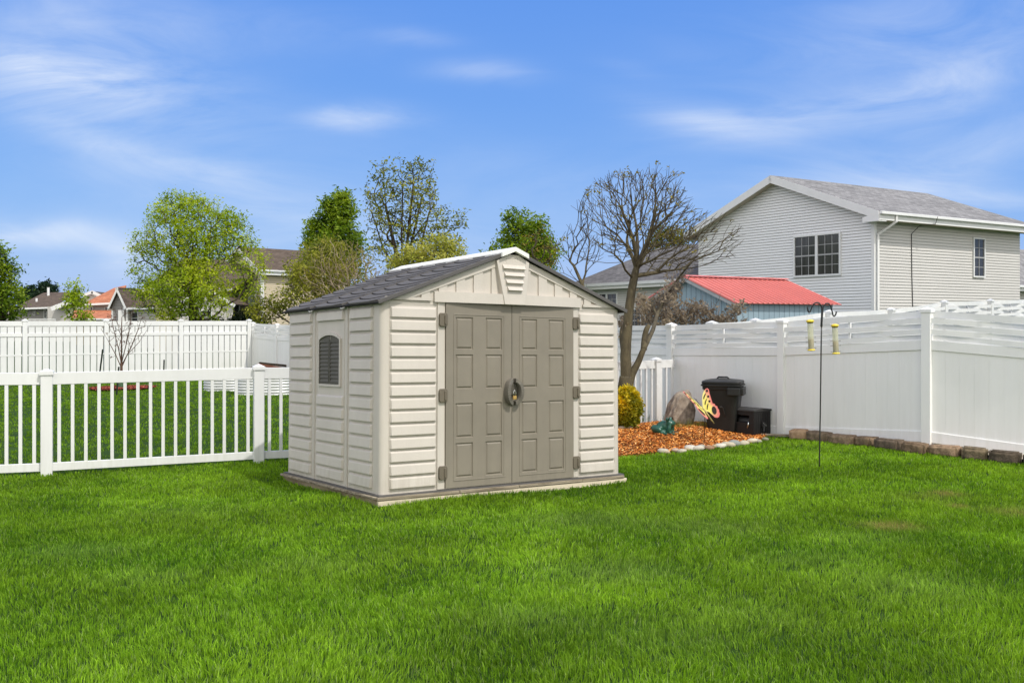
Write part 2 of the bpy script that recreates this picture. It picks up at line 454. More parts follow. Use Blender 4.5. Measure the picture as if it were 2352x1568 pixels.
def grass(name, label, n, ylo, yhi, pw, wid, length, excl, keep=None, dull=0.0):
    PB = 5
    nt_ = n // PB
    yq = rng.random(nt_)
    a = 2 - pw
    Y = (ylo ** a + yq * (yhi ** a - ylo ** a)) ** (1 / a)
    X = (rng.random(nt_) * 2 - 1) * (Y * .60 + .5 + 1.9)
    tl_ = np.repeat(rng.random(nt_), PB); ta = np.repeat(2 * np.pi * rng.random(nt_), PB); th_ = np.repeat(rng.random(nt_), PB)
    spread = np.repeat(.016 * np.maximum(1, Y / 6) ** .5, PB)
    X = np.repeat(X, PB); Y = np.repeat(Y, PB)
    X = X + rng.normal(size=X.size) * spread; Y = Y + rng.normal(size=Y.size) * spread
    n = X.size
    k = np.ones(n, bool)
    for p in excl: k &= ~in_poly(X, Y, p)
    if keep is not None: k &= keep(X, Y)
    X = X[k]; Y = Y[k]; tl_ = tl_[k]; ta = ta[k]; th_ = th_[k]; n = X.size
    Z = gz(X, Y)
    big = vnoise(X, Y, 1.1, 1); mid = vnoise(X + 9, Y, .42, 2); sm = vnoise(X, Y + 5, .16, 3); hue = vnoise(X + 31, Y, 1.9, 5)
    ln = length * (.45 + .40 * rng.random(n) + .22 * mid + .32 * (th_ - .35))
    W = wid * np.maximum(1, Y / 5.0) ** .8 * (.7 + .6 * rng.random(n))
    ang = 2 * np.pi * rng.random(n)
    la = 2 * np.pi * (vnoise(X, Y, .8, 8) + vnoise(X, Y, .3, 9)) * 1.3
    lean = .10 + .55 * rng.random(n) ** 1.8
    ldx = np.cos(la) * .16 + np.cos(ta) * .28 * tl_ + np.cos(ang) * lean; ldy = np.sin(la) * .16 + np.sin(ta) * .28 * tl_ + np.sin(ang) * lean
    # blade width direction, across its lean
    pa = ang + np.pi / 2 + (rng.random(n) - .5) * 1.2
    wx = np.cos(pa) * W / 2; wy = np.sin(pa) * W / 2
    nrm = 1 / np.sqrt(1 + ldx ** 2 + ldy ** 2)
    b0 = np.stack([X, Y, Z - .004], 1)
    p1 = b0 + np.stack([ldx * .38, ldy * .38, np.full(n, .62)], 1) * (ln * nrm)[:, None]
    p2 = b0 + np.stack([ldx * 1.15, ldy * 1.15, np.full(n, .95)], 1) * (ln * nrm)[:, None]
    wv = np.stack([wx, wy, np.zeros(n)], 1)
    Q = np.empty((n, 2, 4, 3))
    Q[:, 0, 0] = b0 - wv; Q[:, 0, 1] = b0 + wv; Q[:, 0, 2] = p1 + wv * .8; Q[:, 0, 3] = p1 - wv * .8
    Q[:, 1, 0] = p1 - wv * .8; Q[:, 1, 1] = p1 + wv * .8; Q[:, 1, 2] = p2 + wv * .12; Q[:, 1, 3] = p2 - wv * .12
    t = np.clip(.38 * big + .32 * mid + .30 * tl_ + .50 * (rng.random(n) - .5), 0, 1)[:, None]
    cA = np.array((.052, .150, .007)); cB = np.array((.290, .465, .032))
    col = cA * (1 - t) + cB * t
    pv = vnoise(X + 3, Y + 11, .75, 14); pv2 = vnoise(X, Y, .27, 15)
    pale = (rng.random(n) < .05 + .10 * np.clip(hue - .55, 0, 1))[:, None]
    col = np.where(pale, np.array((.25, .34, .09)), col)
    col *= ((.78 + .46 * tl_) * (.78 + .44 * rng.random(n)) * (.74 + .36 * pv + .20 * pv2))[:, None]
    for (sx, sy, sr, ss) in PALE_SPOTS:
        f = np.clip(.75 * ss * np.exp(-(((X - sx) / sr) ** 2 + ((Y - sy) / (sr * .8)) ** 2)), 0, 1)[:, None] * (.2 + .8 * rng.random(n))[:, None]
        col = col * (1 - f) + np.array((.31, .42, .13)) * f
    for (sx, sy, sr, ss) in DRY:
        f = (1.5 * ss * np.exp(-(((X - sx) / sr) ** 2 + ((Y - sy) / sr) ** 2)))[:, None] * (.3 + .9 * rng.random(n))[:, None]
        f = np.clip(f, 0, 1)
        col = col * (1 - f) + np.array((.33, .29, .085)) * f
    if dull: col = col * (1 - dull) + np.array((.10, .19, .014)) * dull
    colq = np.repeat(col[:, None, :], 8, 1).reshape(n, 2, 4, 3)
    o = quads_mesh(name, Q.reshape(-1, 4, 3), GRASSM, None, colq.reshape(-1, 4, 3))
    return tag(o, label, 'grass', kind='stuff')


DRY = []; PALE_SPOTS = []
for (px, py, r, s) in ((2175, 1137, .14, .9), (2200, 1166, .10, .7), (2045, 1212, .22, .8), (2345, 1180, .25, .5), (2130, 1145, .3, .2)):
    p = ground_at(px, py); DRY.append((p.x, p.y, r, s))
for (px, py, r, s) in ((1340, 1195, .5, .5), (1400, 1320, .45, .5), (2080, 1350, .45, .45), (1640, 1215, .45, .4), (1860, 1290, .4, .35), (190, 1270, .4, .4), (340, 1330, .3, .4), (1230, 1420, .35, .35), (720, 1300, .35, .3), (1550, 1480, .3, .3), (1980, 1240, .4, .3), (420, 1180, .5, .25), (1700, 1420, .4, .3)):
    p = ground_at(px, py); PALE_SPOTS.append((p.x, p.y, r, s))
blocks_line = [ground_at(1808, 1006), ground_at(2135, 1043), ground_at(2348, 1066)]
pk = [Vector((-9.92, 9.4)), Vector((-7.68, 10.3)), Vector((-5.44, 11.2)), Vector((-3.2, 12.1)), Vector((-.96, 13.0)), Vector((.77, 14.66)), Vector((2.46, 16.35)), Vector((2.86, 16.75))]


def yard_keep(X, Y):
    # this side of the picket fence and of the stone edging
    ok = np.ones(X.shape, bool)
    px = np.array([p.x for p in pk]); py = np.array([p.y for p in pk])
    ok &= (Y < np.interp(X, px, py) + .05) | (X > 2.86)
    bl = blocks_line
    bx = np.array([3.4, bl[0].x, bl[1].x, bl[2].x, 8.5]); by = np.array([15.2, bl[0].y, bl[1].y, bl[2].y, 10.6])
    ok &= Y < np.where(X > 3.3, np.interp(X, bx, by) - .02, 99)
    return ok


grass('lawn_grass', 'lush green blades of the mown lawn around the shed', 980000, 3.0, 17.5, 1.45, .0040, .052, [sh_poly, mul_poly], yard_keep)


def far_keep(X, Y):
    px = np.array([p.x for p in pk]); py = np.array([p.y for p in pk])
    fx = np.array([-30, -15.26, -9.4]); fy = np.array([19.5, 30.0, 34.2])
    ok = (Y > np.interp(X, px, py) + .05) & (Y < np.interp(X, fx, fy) - .05) & (X < 2.0)
    ok &= X < -.569 / .823 * (Y - 16.84) + 2.75
    return ok


# planter outlines (plan view)
plA = ground_at(560, 903); plB = ground_at(505, 893)
grass('far_lawn_grass', 'green lawn grass behind the low white picket fence', 260000, 9.5, 34, 1.3, .0045, .05, [], far_keep, .35)

# ------------------------------------------------------------------ fences
CAPM = VINYL


def post(parent, x, y, z0, z1, ang, w=.127, mat_=VINYL):
    M = Matrix.Translation((x, y, 0)) @ Matrix.Rotation(ang, 4, 'Z')
    h = w / 2
    b = MB().box((-h, -h, z0 - .05), (h, h, z1 - .06), M).build('post', mat_, parent, bevel=.006)
    c = MB()
    e = h + .012
    c.box((-e, -e, z1 - .075), (e, e, z1 - .035), M)
    c.add([M @ Vector(p) for p in ((-e, -e, z1 - .0345), (e, -e, z1 - .0345), (e, e, z1 - .0345), (-e, e, z1 - .0345), (0, 0, z1))], [(0, 1, 4), (1, 2, 4), (2, 3, 4), (3, 0, 4), (3, 2, 1, 0)])
    c.build('post_cap', mat_, b)
    return b


def frame_between(a, b, za, zb):
    """matrix-like fn: (s along, t outward, h above the sloped base line)"""
    d = (b - a); Ln = d.length; d = d / Ln; n = Vector((d.y, -d.x))
    def fn(s, t, h):
        q = a + d * s + n * t
        return Vector((q.x, q.y, za + (zb - za) * s / Ln + h))
    return fn, Ln, math.atan2(d.y, d.x)


def sbox(mb, fn, s0, s1, t0, t1, h0, h1):
    vs = [fn(s, t, h) for h in (h0, h1) for (s, t) in ((s0, t0), (s1, t0), (s1, t1), (s0, t1))]
    return mb.add(vs, [(0, 3, 2, 1), (4, 5, 6, 7), (0, 1, 5, 4), (1, 2, 6, 5), (2, 3, 7, 6), (3, 0, 4, 7)])


# low picket fence
pf = thing('picket_fence', 'low white open picket fence with square posts passing behind the shed', 'fence')
pz = [g1(p.x, p.y) for p in pk]
for i, p in enumerate(pk):
    if i == len(pk) - 1: break
    d = pk[i + 1] - p
    post(pf, p.x, p.y, pz[i], pz[i] + 1.25, math.atan2(d.y, d.x), .125)
for i in range(len(pk) - 1):
    fn, Ln, _ = frame_between(pk[i], pk[i + 1], pz[i], pz[i + 1])
    sbox(MB(), fn, .055, Ln - .055, -.022, .022, 1.06, 1.20).build('rail', VINYL, pf, bevel=.004)
    sbox(MB(), fn, .055, Ln - .055, -.022, .022, .05, .145).build('rail', VINYL, pf, bevel=.004)
    n = max(2, round((Ln - .12) / .148)); mb = MB()
    for k in range(n):
        s = .06 + (k + .5) * (Ln - .12) / n
        sbox(mb, fn, s - .0185, s + .0185, -.0185, .0185, .145, 1.06)
    mb.build('picket_panel', VINYL, pf)

# tall back fence with gaps between its boards
bf = thing('board_fence', 'tall white board fence with dark gaps along the far edge of the next yard', 'fence')
b0 = Vector((-15.26, 30.0)); e_ = Vector((1.953, 1.41))
bp = [b0 + e_ * i for i in range(-3, 4)]
bz = [2.60 - 1.86 - SL * 30 - .0 for _ in bp]
bz = [CAMZ - (735 - HY) / F * 30 - 1.86 + (i) * .005 for i in range(7)]
for i, p in enumerate(bp): post(bf, p.x, p.y, bz[i] - .1, bz[i] + 1.88, math.atan2(e_.y, e_.x), .14)
for i in range(len(bp) - 1):
    fn, Ln, _ = frame_between(bp[i], bp[i + 1], bz[i], bz[i + 1])
    for (h0, h1) in ((1.66, 1.81), (1.33, 1.43), (.04, .16)):
        sbox(MB(), fn, .06, Ln - .06, -.012, .04, h0, h1).build('rail', VINYL, bf)
    mb = MB(); n = 11
    for k in range(n):
        s = .09 + (k + .5) * (Ln - .18) / n; hw = (Ln - .18) / n / 2 - .013
        sbox(mb, fn, s - hw, s + hw, -.008, .022, .10, 1.70)
    mb.build('board_panel', VINYL, bf)
    sbox(MB(), fn, .06, Ln - .06, -.006, .03, .72, .765).build('rail', VINYL, bf)


def woven_panel(parent, a, b, za, zb, H, faces=1, pm=None, n_tg=13):
    """solid tongue and groove below, five woven laths above"""
    pm = pm or VINYL2
    fn, Ln, ang = frame_between(a, b, za, zb)
    s0, s1 = .055, Ln - .055
    top = H - .07
    LZ = .375
    r = MB(); sbox(r, fn, s0, s1, -.03, .03, top - LZ - .135, top - LZ)
    r.build('rail', pm, parent, bevel=.004)
    r = MB(); sbox(r, fn, s0, s1, -.03, .03, .02, .165); r.build('rail', pm, parent, bevel=.004)
    r = MB(); k = n_tg
    for i in range(k):
        w0 = s0 + (s1 - s0) * i / k; w1 = s0 + (s1 - s0) * (i + 1) / k
        sbox(r, fn, w0 + .0025, w1 - .0025, -.013, .013, .165, top - LZ - .135)
    sbox(r, fn, s0, s1, -.0108, .0108, .165, top - LZ - .135)
    r.build('solid_panel', pm, parent)
    r = MB(); nl = 5; lh = LZ / nl
    NS = 14
    for i in range(nl):
        z0 = top - LZ + lh * i + .004; z1 = z0 + lh - .006
        if i == nl - 1: z1 += .02
        sg = 1 if i % 2 else -1
        pv = []
        for k in range(NS + 1):
            s = s0 + (s1 - s0) * k / NS
            o = sg * .042 * math.cos(2 * math.pi * k / NS)
            pv.append((s, o))
        vs = []; fs = []
        for (s, o) in pv:
            vs += [fn(s, o - .006, z0), fn(s, o + .006, z0), fn(s, o + .006, z1), fn(s, o - .006, z1)]
        for k in range(NS):
            q = 4 * k
            fs += [(q + 1, q + 5, q + 6, q + 2), (q + 4, q, q + 3, q + 7), (q + 2, q + 6, q + 7, q + 3), (q, q + 4, q + 5, q + 1)]
        r.add(vs, fs)
    r.build('woven_lath', pm, parent)
    sm = (s0 + s1) / 2
    r = MB(); sbox(r, fn, sm - .016, sm + .016, -.016, .016, top - LZ, top - .02); r.build('lath_post', pm, parent)
    return ang


wf = thing('woven_top_fence', 'tall white privacy fence with woven lath top behind the black bin', 'fence')
tf = [P_fence0 + FD * (2.358 * i) for i in range(9, 0, -1)]
P1 = Vector((4.21, 14.9)); P2 = Vector((5.62, 12.96)); P3 = P2 + Vector((.80, -.60)) * 2.41; P4 = P3 + Vector((.72, -.69)) * 2.41
tl = tf + [P_fence0, P1, P2, P3, P4]
tz = [g1(p.x, p.y) for p in tf] + [.19 - SL * 16.84, .18 - SL * 14.9, .25 - SL * 12.96, .02 - SL * P3.y - .01, -.5]
tz[0] = CAMZ - (738 - HY) / F * 33.9 - 1.86; tz[1] = tz[0] - .05
WH = 1.845
for i, p in enumerate(tl):
    d = tl[min(i + 1, len(tl) - 1)] - tl[max(i - 1, 0)]
    post(wf, p.x, p.y, tz[i], tz[i] + WH, math.atan2(d.y, d.x), .127, VINYL2)
for i in range(len(tl) - 1):
    woven_panel(wf, tl[i], tl[i + 1], tz[i], tz[i + 1], WH)

nf = thing('neighbour_fence', 'second white woven fence rising beyond the first one below the grey house', 'fence')
n0 = Vector((4.34, 17.07)); ne = Vector((1.83, 1.57))
npts = [Vector((3.38, 16.2))] + [n0 + ne * i for i in range(0, 7)]
ntop = [1.41] + [CAMZ + (HY - y) / F * (17.07 + 1.57 * i) for i, y in enumerate((730, 711, 706, 689, 686, 683, 681))]
for i, p in enumerate(npts): post(nf, p.x, p.y, ntop[i] - 1.85, ntop[i], math.atan2(ne.y, ne.x), .127, VINYL)
for i in range(len(npts) - 1):
    woven_panel(nf, npts[i], npts[i + 1], ntop[i] - 1.845, ntop[i + 1] - 1.845, 1.845, pm=VINYL)

# ------------------------------------------------------------------ shed
shed = thing('garden_shed', 'cream resin garden shed with taupe double doors and charcoal shingle roof', 'shed')
sh_z = .116 - SL * A2.y
Ms = Matrix.Rotation(-math.atan(SL), 4, 'X') @ Matrix.Rotation(YAW, 4, 'Z')
shed.rotation_mode = 'QUATERNION'; shed.rotation_quaternion = Ms.to_quaternion(); shed.location = (A2.x, A2.y, sh_z)
# body
wb = MB(); rc = .05; prof = []
for (cx, cy, a0) in ((rc, rc, 180), (SW - rc, rc, 270), (SW - rc, SD - rc, 0), (rc, SD - rc, 90)):
    for k in range(6): prof.append((cx + rc * math.cos(R(a0 + 18 * k)), cy + rc * math.sin(R(a0 + 18 * k))))
wb.prism(prof, lambda p, t: Vector((p[0], p[1], SH * t)))
wo = wb.build('wall', CREAM, shed)
for p in wo.data.polygons: p.use_smooth = len(p.vertices) == 4
wo.data.update()
try:
    bpy.context.view_layer.objects.active = wo
    mo = wo.modifiers.new('edge', 'EDGE_SPLIT'); mo.split_angle = R(40)
except Exception: pass
# back gable and front gable base
for y0, y1 in ((SD - .03, SD),):
    MB().prism([(0, SH + .002), (SW, SH + .002), (SW / 2, SP)], lambda p, t: Vector((p[0], y0 + (y1 - y0) * t, p[1]))).build('gable_wall', CREAM, shed)

Q1, Q2 = 14, .1255


def slats(fn, s0, s1, zb=.05, pitch=.1245, rows=14, skip=None):
    """rows of moulded clapboards; fn(s, outward, z)"""
    mb = MB()
    for k in range(rows):
        z0 = zb + k * pitch; z1 = z0 + pitch
        if skip and z1 > skip[0] and z0 < skip[1]: continue
        e = .012
        pr = [(.0, z0 + .001), (.024, z0 + .001), (.025, z0 + .007), (.018, z1 - .042), (.016, z1 - .037), (0.001, z1 - .021)]
        n = len(pr); vs = []
        for s in (s0, s0 + e, s1 - e, s1):
            f = 0.0 if s in (s0, s1) else 1.0
            for (o, z) in pr:
                vs.append(fn(s, .001 + o * f if f else .0005, z))
        fs = []
        for c in range(3):
            for i in range(n - 1):
                fs.append((c * n + i, (c + 1) * n + i, (c + 1) * n + i + 1, c * n + i + 1))
        mb.add(vs, fs)
    return mb


front = lambda s, o, z: Vector((s, -o, z))
side = lambda s, o, z: Vector((-o, s, z))
rside = lambda s, o, z: Vector((SW + o, s, z))
slats(front, .095, .60).build('siding', CREAM, shed)
slats(front, 2.385, 2.885).build('siding', CREAM, shed)


def rect_frame(mb, fn, s0, s1, z0, z1, w, o0, o1):
    for (a, b, c, d) in ((s0, s1, z0, z0 + w), (s0, s1, z1 - w, z1), (s0, s0 + w, z0 + w, z1 - w), (s1 - w, s1, z0 + w, z1 - w)):
        vs = [fn(s, o, z) for o in (o0, o1) for (s, z) in ((a, c), (b, c), (b, d), (a, d))]
        mb.add(vs, [(0, 1, 2, 3), (7, 6, 5, 4), (0, 4, 5, 1), (1, 5, 6, 2), (2, 6, 7, 3), (3, 7, 4, 0)])
    return mb


# fine raised outlines of the moulded panels
for s0, s1 in ((.088, .607), (2.378, 2.892)):
    mb = MB(); rect_frame(mb, front, s0, s1, .03, SH - .03, .004, -.002, .004); mb.build('panel_outline', CREAM, shed)
MB().box((.612, -.012, .004), (.697, -.0005, SH)).build('door_jamb', CREAM, shed, bevel=.005)
MB().box((2.298, -.012, .004), (2.372, -.0005, SH)).build('door_jamb', CREAM, shed, bevel=.005)
SLM = CREAM
for i, (a, b) in enumerate(((.0, .711), (.711, 1.514), (1.514, 2.277))):
    a2 = a + (.16 if i == 0 else .085); b2 = b - (.065 if i < 2 else .10)
    if i == 1:
        slats(side, a2, b2, rows=7).build('siding', SLM, shed)
        slats(side, a2, b2, zb=.05 + .1245 * 13, rows=1).build('siding', SLM, shed)
    else: slats(side, a2, b2).build('siding', SLM, shed)
    mb = MB(); rect_frame(mb, side, a2 - .012, b2 + .012, .03, SH - .03, .004, -.002, .004); mb.build('panel_outline', SLM, shed)
    slats(rside, a + .085, b - .085).build('siding', SLM, shed)
seam = MB()
for s in (.711, 1.514):
    sbox(seam, lambda a, t, h: Vector((-t, a, h)), s - .016, s - .003, -.004, .010, .0, SH - .02)
    sbox(seam, lambda a, t, h: Vector((-t, a, h)), s + .003, s + .016, -.004, .010, .0, SH - .02)
seam.build('panel_rib', CREAM, shed)
# window in the side wall
wn = MB(); W0, W1, WZ0, WZ1 = .868, 1.395, 1.0, 1.47


def arch(s0, s1, zs, rise, n=9):
    return [(s0 + (s1 - s0) * k / n, zs + rise * math.sin(math.pi * k / n) ** .75) for k in range(n + 1)]


win = MB()
outer = [(W0 - .012, WZ0 - .012)] + arch(W0 - .012, W1 + .012, WZ1 + .008, .072) + [(W1 + .012, WZ0 - .012)]
inner = [(W0 + .012, WZ0 + .010)] + arch(W0 + .012, W1 - .012, WZ1, .048) + [(W1 - .012, WZ0 + .012)]
n = len(outer)
vs = [side(s, .020, z) for s, z in outer] + [side(s, .020, z) for s, z in inner] + [side(s, .0, z) for s, z in outer] + [side(s, -.003, z) for s, z in inner]
fs = []
for i in range(n):
    j = (i + 1) % n
    fs += [(i, j, n + j, n + i), (i, 2 * n + i, 2 * n + j, j), (n + i, n + j, 3 * n + j, 3 * n + i)]
win.add(vs, fs)
wobj = win.build('window', CREAM, shed)
sh1 = MB(); mid = (W0 + W1) / 2
for (a, b) in ((W0 + .012, mid - .008), (mid + .008, W1 - .012)):
    sb = MB()
    zt = lambda s: WZ1 + .048 * math.sin(math.pi * (s - W0 - .012) / (W1 - W0 - .024)) ** .75
    poly = [(a, WZ0 + .012), (b, WZ0 + .012)] + [(b + (a - b) * k / 5, zt(min(max(b + (a - b) * k / 5, W0 + .013), W1 - .013))) for k in range(6)]
    sb.prism(poly, lambda p, t: side(p[0], .001 + .004 * t, p[1]))
    z = WZ0 + .03
    while z < WZ1 - .02:
        sb.add([side(a + .02, .006, z), side(b - .02, .006, z), side(b - .02, .015, z + .004), side(a + .02, .015, z + .004), side(a + .02, .006, z + .034), side(b - .02, .006, z + .034)],
               [(0, 1, 2, 3), (3, 2, 5, 4)])
        z += .041
    rect_frame(sb, side, a, b, WZ0 + .012, WZ1, .018, .004, .014)
    sb.build('shutter', DKRES, wobj)

# doors: slab with grooved panels


def door(name, x0, x1, z0, z1, rects, y_out):
    mb = MB()
    X = sorted({x0, x1, *[r[0] for r in rects], *[r[1] for r in rects]}); Z = sorted({z0, z1, *[r[2] for r in rects], *[r[3] for r in rects]})
    for i in range(len(X) - 1):
        for j in range(len(Z) - 1):
            a, b, c, d = X[i], X[i + 1], Z[j], Z[j + 1]
            if any(r[0] - 1e-6 <= a and b <= r[1] + 1e-6 and r[2] - 1e-6 <= c and d <= r[3] + 1e-6 for r in rects): continue
            mb.add([(a, -y_out, c), (b, -y_out, c), (b, -y_out, d), (a, -y_out, d)], [(0, 1, 2, 3)])
    for (a, b, c, d) in rects:
        loops = []
        for ins, dep in ((0, 0), (.006, .011), (.013, .011), (.026, .001)):
            loops.append([(a + ins, -y_out + dep, c + ins), (b - ins, -y_out + dep, c + ins), (b - ins, -y_out + dep, d - ins), (a + ins, -y_out + dep, d - ins)])
        vs = [p for l in loops for p in l]; fs = []
        for k in range(3):
            for i in range(4):
                j = (i + 1) % 4
                fs.append((4 * k + i, 4 * k + j, 4 * k + 4 + j, 4 * k + 4 + i))
        fs.append((12, 13, 14, 15))
        mb.add(vs, fs)
    e = .002
    mb.add([(x0, -y_out, z0), (x1, -y_out, z0), (x1, -y_out, z1), (x0, -y_out, z1), (x0, -e, z0), (x1, -e, z0), (x1, -e, z1), (x0, -e, z1)],
           [(0, 4, 5, 1), (1, 5, 6, 2), (2, 6, 7, 3), (3, 7, 4, 0)])
    return mb.build(name, TAUPE, shed)


rows = ((.105, .445), (.495, .835), (.975, 1.315), (1.365, 1.685))
dl = door('door', .700, 1.484, .012, SH - .012, [(a, b, c, d) for a, b in ((.812, 1.015), (1.165, 1.366)) for c, d in rows], .026)
dr = door('door', 1.491, 2.295, .012, SH - .012, [(a, b, c, d) for a, b in ((1.609, 1.81), (1.96, 2.163)) for c, d in rows], .026)
# raised outline around both panel columns
for dd, s0, s1 in ((dl, .785, 1.395), (dr, 1.58, 2.19)):
    mb = MB(); rect_frame(mb, front, s0, s1, .075, 1.715, .010, .0262, .030); mb.build('door_moulding', TAUPE, dd, bevel=.003)
MB().box((1.482, -.014, .012), (1.493, -.002, SH - .012)).build('door_gap', BLACKM, shed)
# hinges
for dd, xx in ((dl, .668), (dr, 2.330)):
    for zz in ((1.655, .915, .165)):
        h = MB(); pts = [(.050 * sx * (1 - .12 * abs(cz)), .066 * cz) for sx, cz in ((-1, -.75), (-.75, -1), (.75, -1), (1, -.75), (1, .75), (.75, 1), (-.75, 1), (-1, .75))]
        h.prism(pts, lambda p, t: Vector((xx + p[0], -.012 - .026 * t, zz + p[1])))
        sgn = 1 if xx < 1.4 else 1
        h.tube([(xx + .018, -.040, zz - .045), (xx + .018, -.040, zz + .045)], .013, 10)
        h.build('hinge', mat('hinge_resin', (.135, .115, .085), .45, .1, 9), dd, bevel=.005)
# grab handles: two curved halves around the lock
for dd, sg in ((dl, -1), (dr, 1)):
    hb = MB(); n = 14; hx = 1.4875 + sg * .012; hz = .935
    sec = []
    for k in range(n + 1):
        a = R(-86 + 172 * k / n)
        co, si = math.cos(a), math.sin(a)
        ro = (.092 * co, .138 * si); ri = (.050 * co, .092 * si)
        lift = .050 + .028 * co
        sec.append((ro, ri, lift))
    vs = []; fs = []
    for (ro, ri, lf) in sec:
        for (q, o) in ((ro, .026), (ro, .026 + lf * .82), ((ro[0] * .9 + ri[0] * .1, ro[1] * .9 + ri[1] * .1), .026 + lf), ((ro[0] * .15 + ri[0] * .85, ro[1] * .15 + ri[1] * .85), .026 + lf), (ri, .026 + lf * .7), (ri, .026)):
            vs.append((hx + sg * q[0], -o, hz + q[1]))
    for k in range(n):
        for i in range(6):
            j = (i + 1) % 6
            f = (k * 6 + i, k * 6 + j, (k + 1) * 6 + j, (k + 1) * 6 + i)
            fs.append(f if sg > 0 else f[::-1])
    fs += [tuple(range(6)), tuple(range(n * 6, n * 6 + 6))]
    hb.add(vs, fs)
    for k in range(4, 11):      # grip ribs
        ro, ri, lf = sec[k]
        x = hx + sg * (ro[0] * .55 + ri[0] * .45); zc = hz + ro[1] * .55 + ri[1] * .45
        hb.box((x - .022, -.026 - lf - .003, zc - .0022), (x + .022, -.026 - lf + .002, zc + .0022))
    hb.build('handle', mat('handle_resin', (.145, .132, .108), .45, .15, 12, .1, 150), dd, smooth=False)
MB().box((1.455, -.045, .90), (1.545, -.027, 1.02)).build('latch_plate', DKRES, dr, bevel=.006)
# gable front
gz0 = SH + .003
sl = (SP - .02 - SH) / (SW / 2)
roofz = lambda x: SH - .012 + sl * (SW / 2 - abs(x - SW / 2))
G = MB(); G.prism([(.0, gz0), (SW, gz0), (SW, gz0 + .001), (SW / 2, roofz(SW / 2)), (0, gz0 + .001)], lambda p, t: Vector((p[0], .03 - .032 * t, p[1])))
rec = [(.245, .35), (.46, .565), (.665, .77), (.865, .965), (1.06, 1.15)]
cuts = [.10]
brd = []
prev = .10
for a, b in rec:
    brd.append((prev, a)); prev = b
brd.append((prev, 1.33))
for sgn in (-1, 1):
    for a, b in brd:
        xa, xb = SW / 2 + sgn * a, SW / 2 + sgn * b
        if xa > xb: xa, xb = xb, xa
        za, zb = roofz(xa) - .05, roofz(xb) - .05
        if min(za, zb) < gz0 + .02:
            za, zb = max(za, gz0 + .012), max(zb, gz0 + .012)
        G.prism([(xa, gz0 + .001), (xb, gz0 + .001), (xb, zb), (xa, za)], lambda p, t: Vector((p[0], -.0023 - .015 * t, p[1])))
    # recess tops slant below the raked band
    x0, x1 = SW / 2 + sgn * 1.40, SW / 2 + sgn * .02
    bw = .075
    poly = [(x0, roofz(x0)), (x1, roofz(x1)), (x1, roofz(x1) - bw), (x0 - sgn * bw / sl * .9, roofz(x0 - sgn * bw / sl * .9) - bw)]
    G.prism(poly, lambda p, t: Vector((p[0], -.0035 - .020 * t, p[1])))
    # flat base strip
    xa, xb = sorted((SW / 2 + sgn * .95, SW / 2 + sgn * 1.45))
    G.prism([(xa, gz0 + .002), (xb, gz0 + .002), (xb, gz0 + .03), (xa, gz0 + .03)], lambda p, t: Vector((p[0], -.003 - .018 * t, p[1])))
G.build('gable', CREAM, shed)
def bowed(mb, prof, base, amp, back=.001):
    """prof: list of (x, zlo, zhi); front face bows outward by amp at the middle of the door"""
    o = lambda x: base + amp * max(0, 1 - ((x - SW / 2) / .93) ** 2)
    vs = []; fs = []
    for (x, zl, zh) in prof: vs += [(x, -o(x), zl), (x, -o(x) + .004, zh), (x, -back, zl), (x, -back, zh)]
    for k in range(len(prof) - 1):
        q = 4 * k; fs += [(q, q + 4, q + 5, q + 1), (q + 1, q + 5, q + 7, q + 3), (q + 2, q + 6, q + 4, q), (q + 6, q + 2, q + 3, q + 7)]
    n_ = 4 * (len(prof) - 1); fs += [(0, 1, 3, 2), (n_, n_ + 2, n_ + 3, n_ + 1)]
    return mb.add(vs, fs)


hxs = np.linspace(.57, 2.405, 15)
bowed(MB(), [(x, SH - .004, SH + .10) for x in hxs], .026, .050).build('door_header', CREAM, shed)
vx = SW / 2
VO = .086
vent = MB().prism([(vx - .128, SH - .007), (vx + .128, SH - .007), (vx + .205, SP - .115), (vx + .07, SP - .045), (vx - .07, SP - .045), (vx - .205, SP - .115)], lambda p, t: Vector((p[0], -.002 - (VO if p[1] < SH + .1 else .05) * t, p[1]))).build('vent', CREAM, shed, bevel=.006)
vo = lambda z: .002 + VO + (.05 - VO) * min(1, max(0, (z - SH) / (SP - .115 - SH)))
lv = MB()
for k in range(4):
    zt = SH + .405 - k * .074; hw = .140 - k * .016
    o1, o2 = -vo(zt) - .001, -vo(zt - .05) - .001
    lv.add([(vx - hw, o1, zt), (vx + hw, o1, zt), (vx + hw - .004, o2 - .028, zt - .042), (vx - hw + .004, o2 - .028, zt - .042), (vx + hw - .004, o2, zt - .050), (vx - hw + .004, o2, zt - .050)],
           [(0, 3, 2, 1), (3, 5, 4, 2), (0, 5, 3), (1, 2, 4)])
lv.build('louver', CREAM, vent)
# oval maker's plate, outline only
ov = MB(); pts = []
for k in range(24):
    a = 2 * math.pi * k / 24; c, s = math.cos(a), math.sin(a)
    pts.append(Vector((vx + .065 * (1 if c > 0 else -1) * min(1, abs(c) * 2) + .03 * c, -vo(SP - .112) - .001, SP - .112 + .030 * s)))
ov.tube(pts + [pts[0]], .0035, 5, cap=False)
ov.build('badge', CREAM, vent)
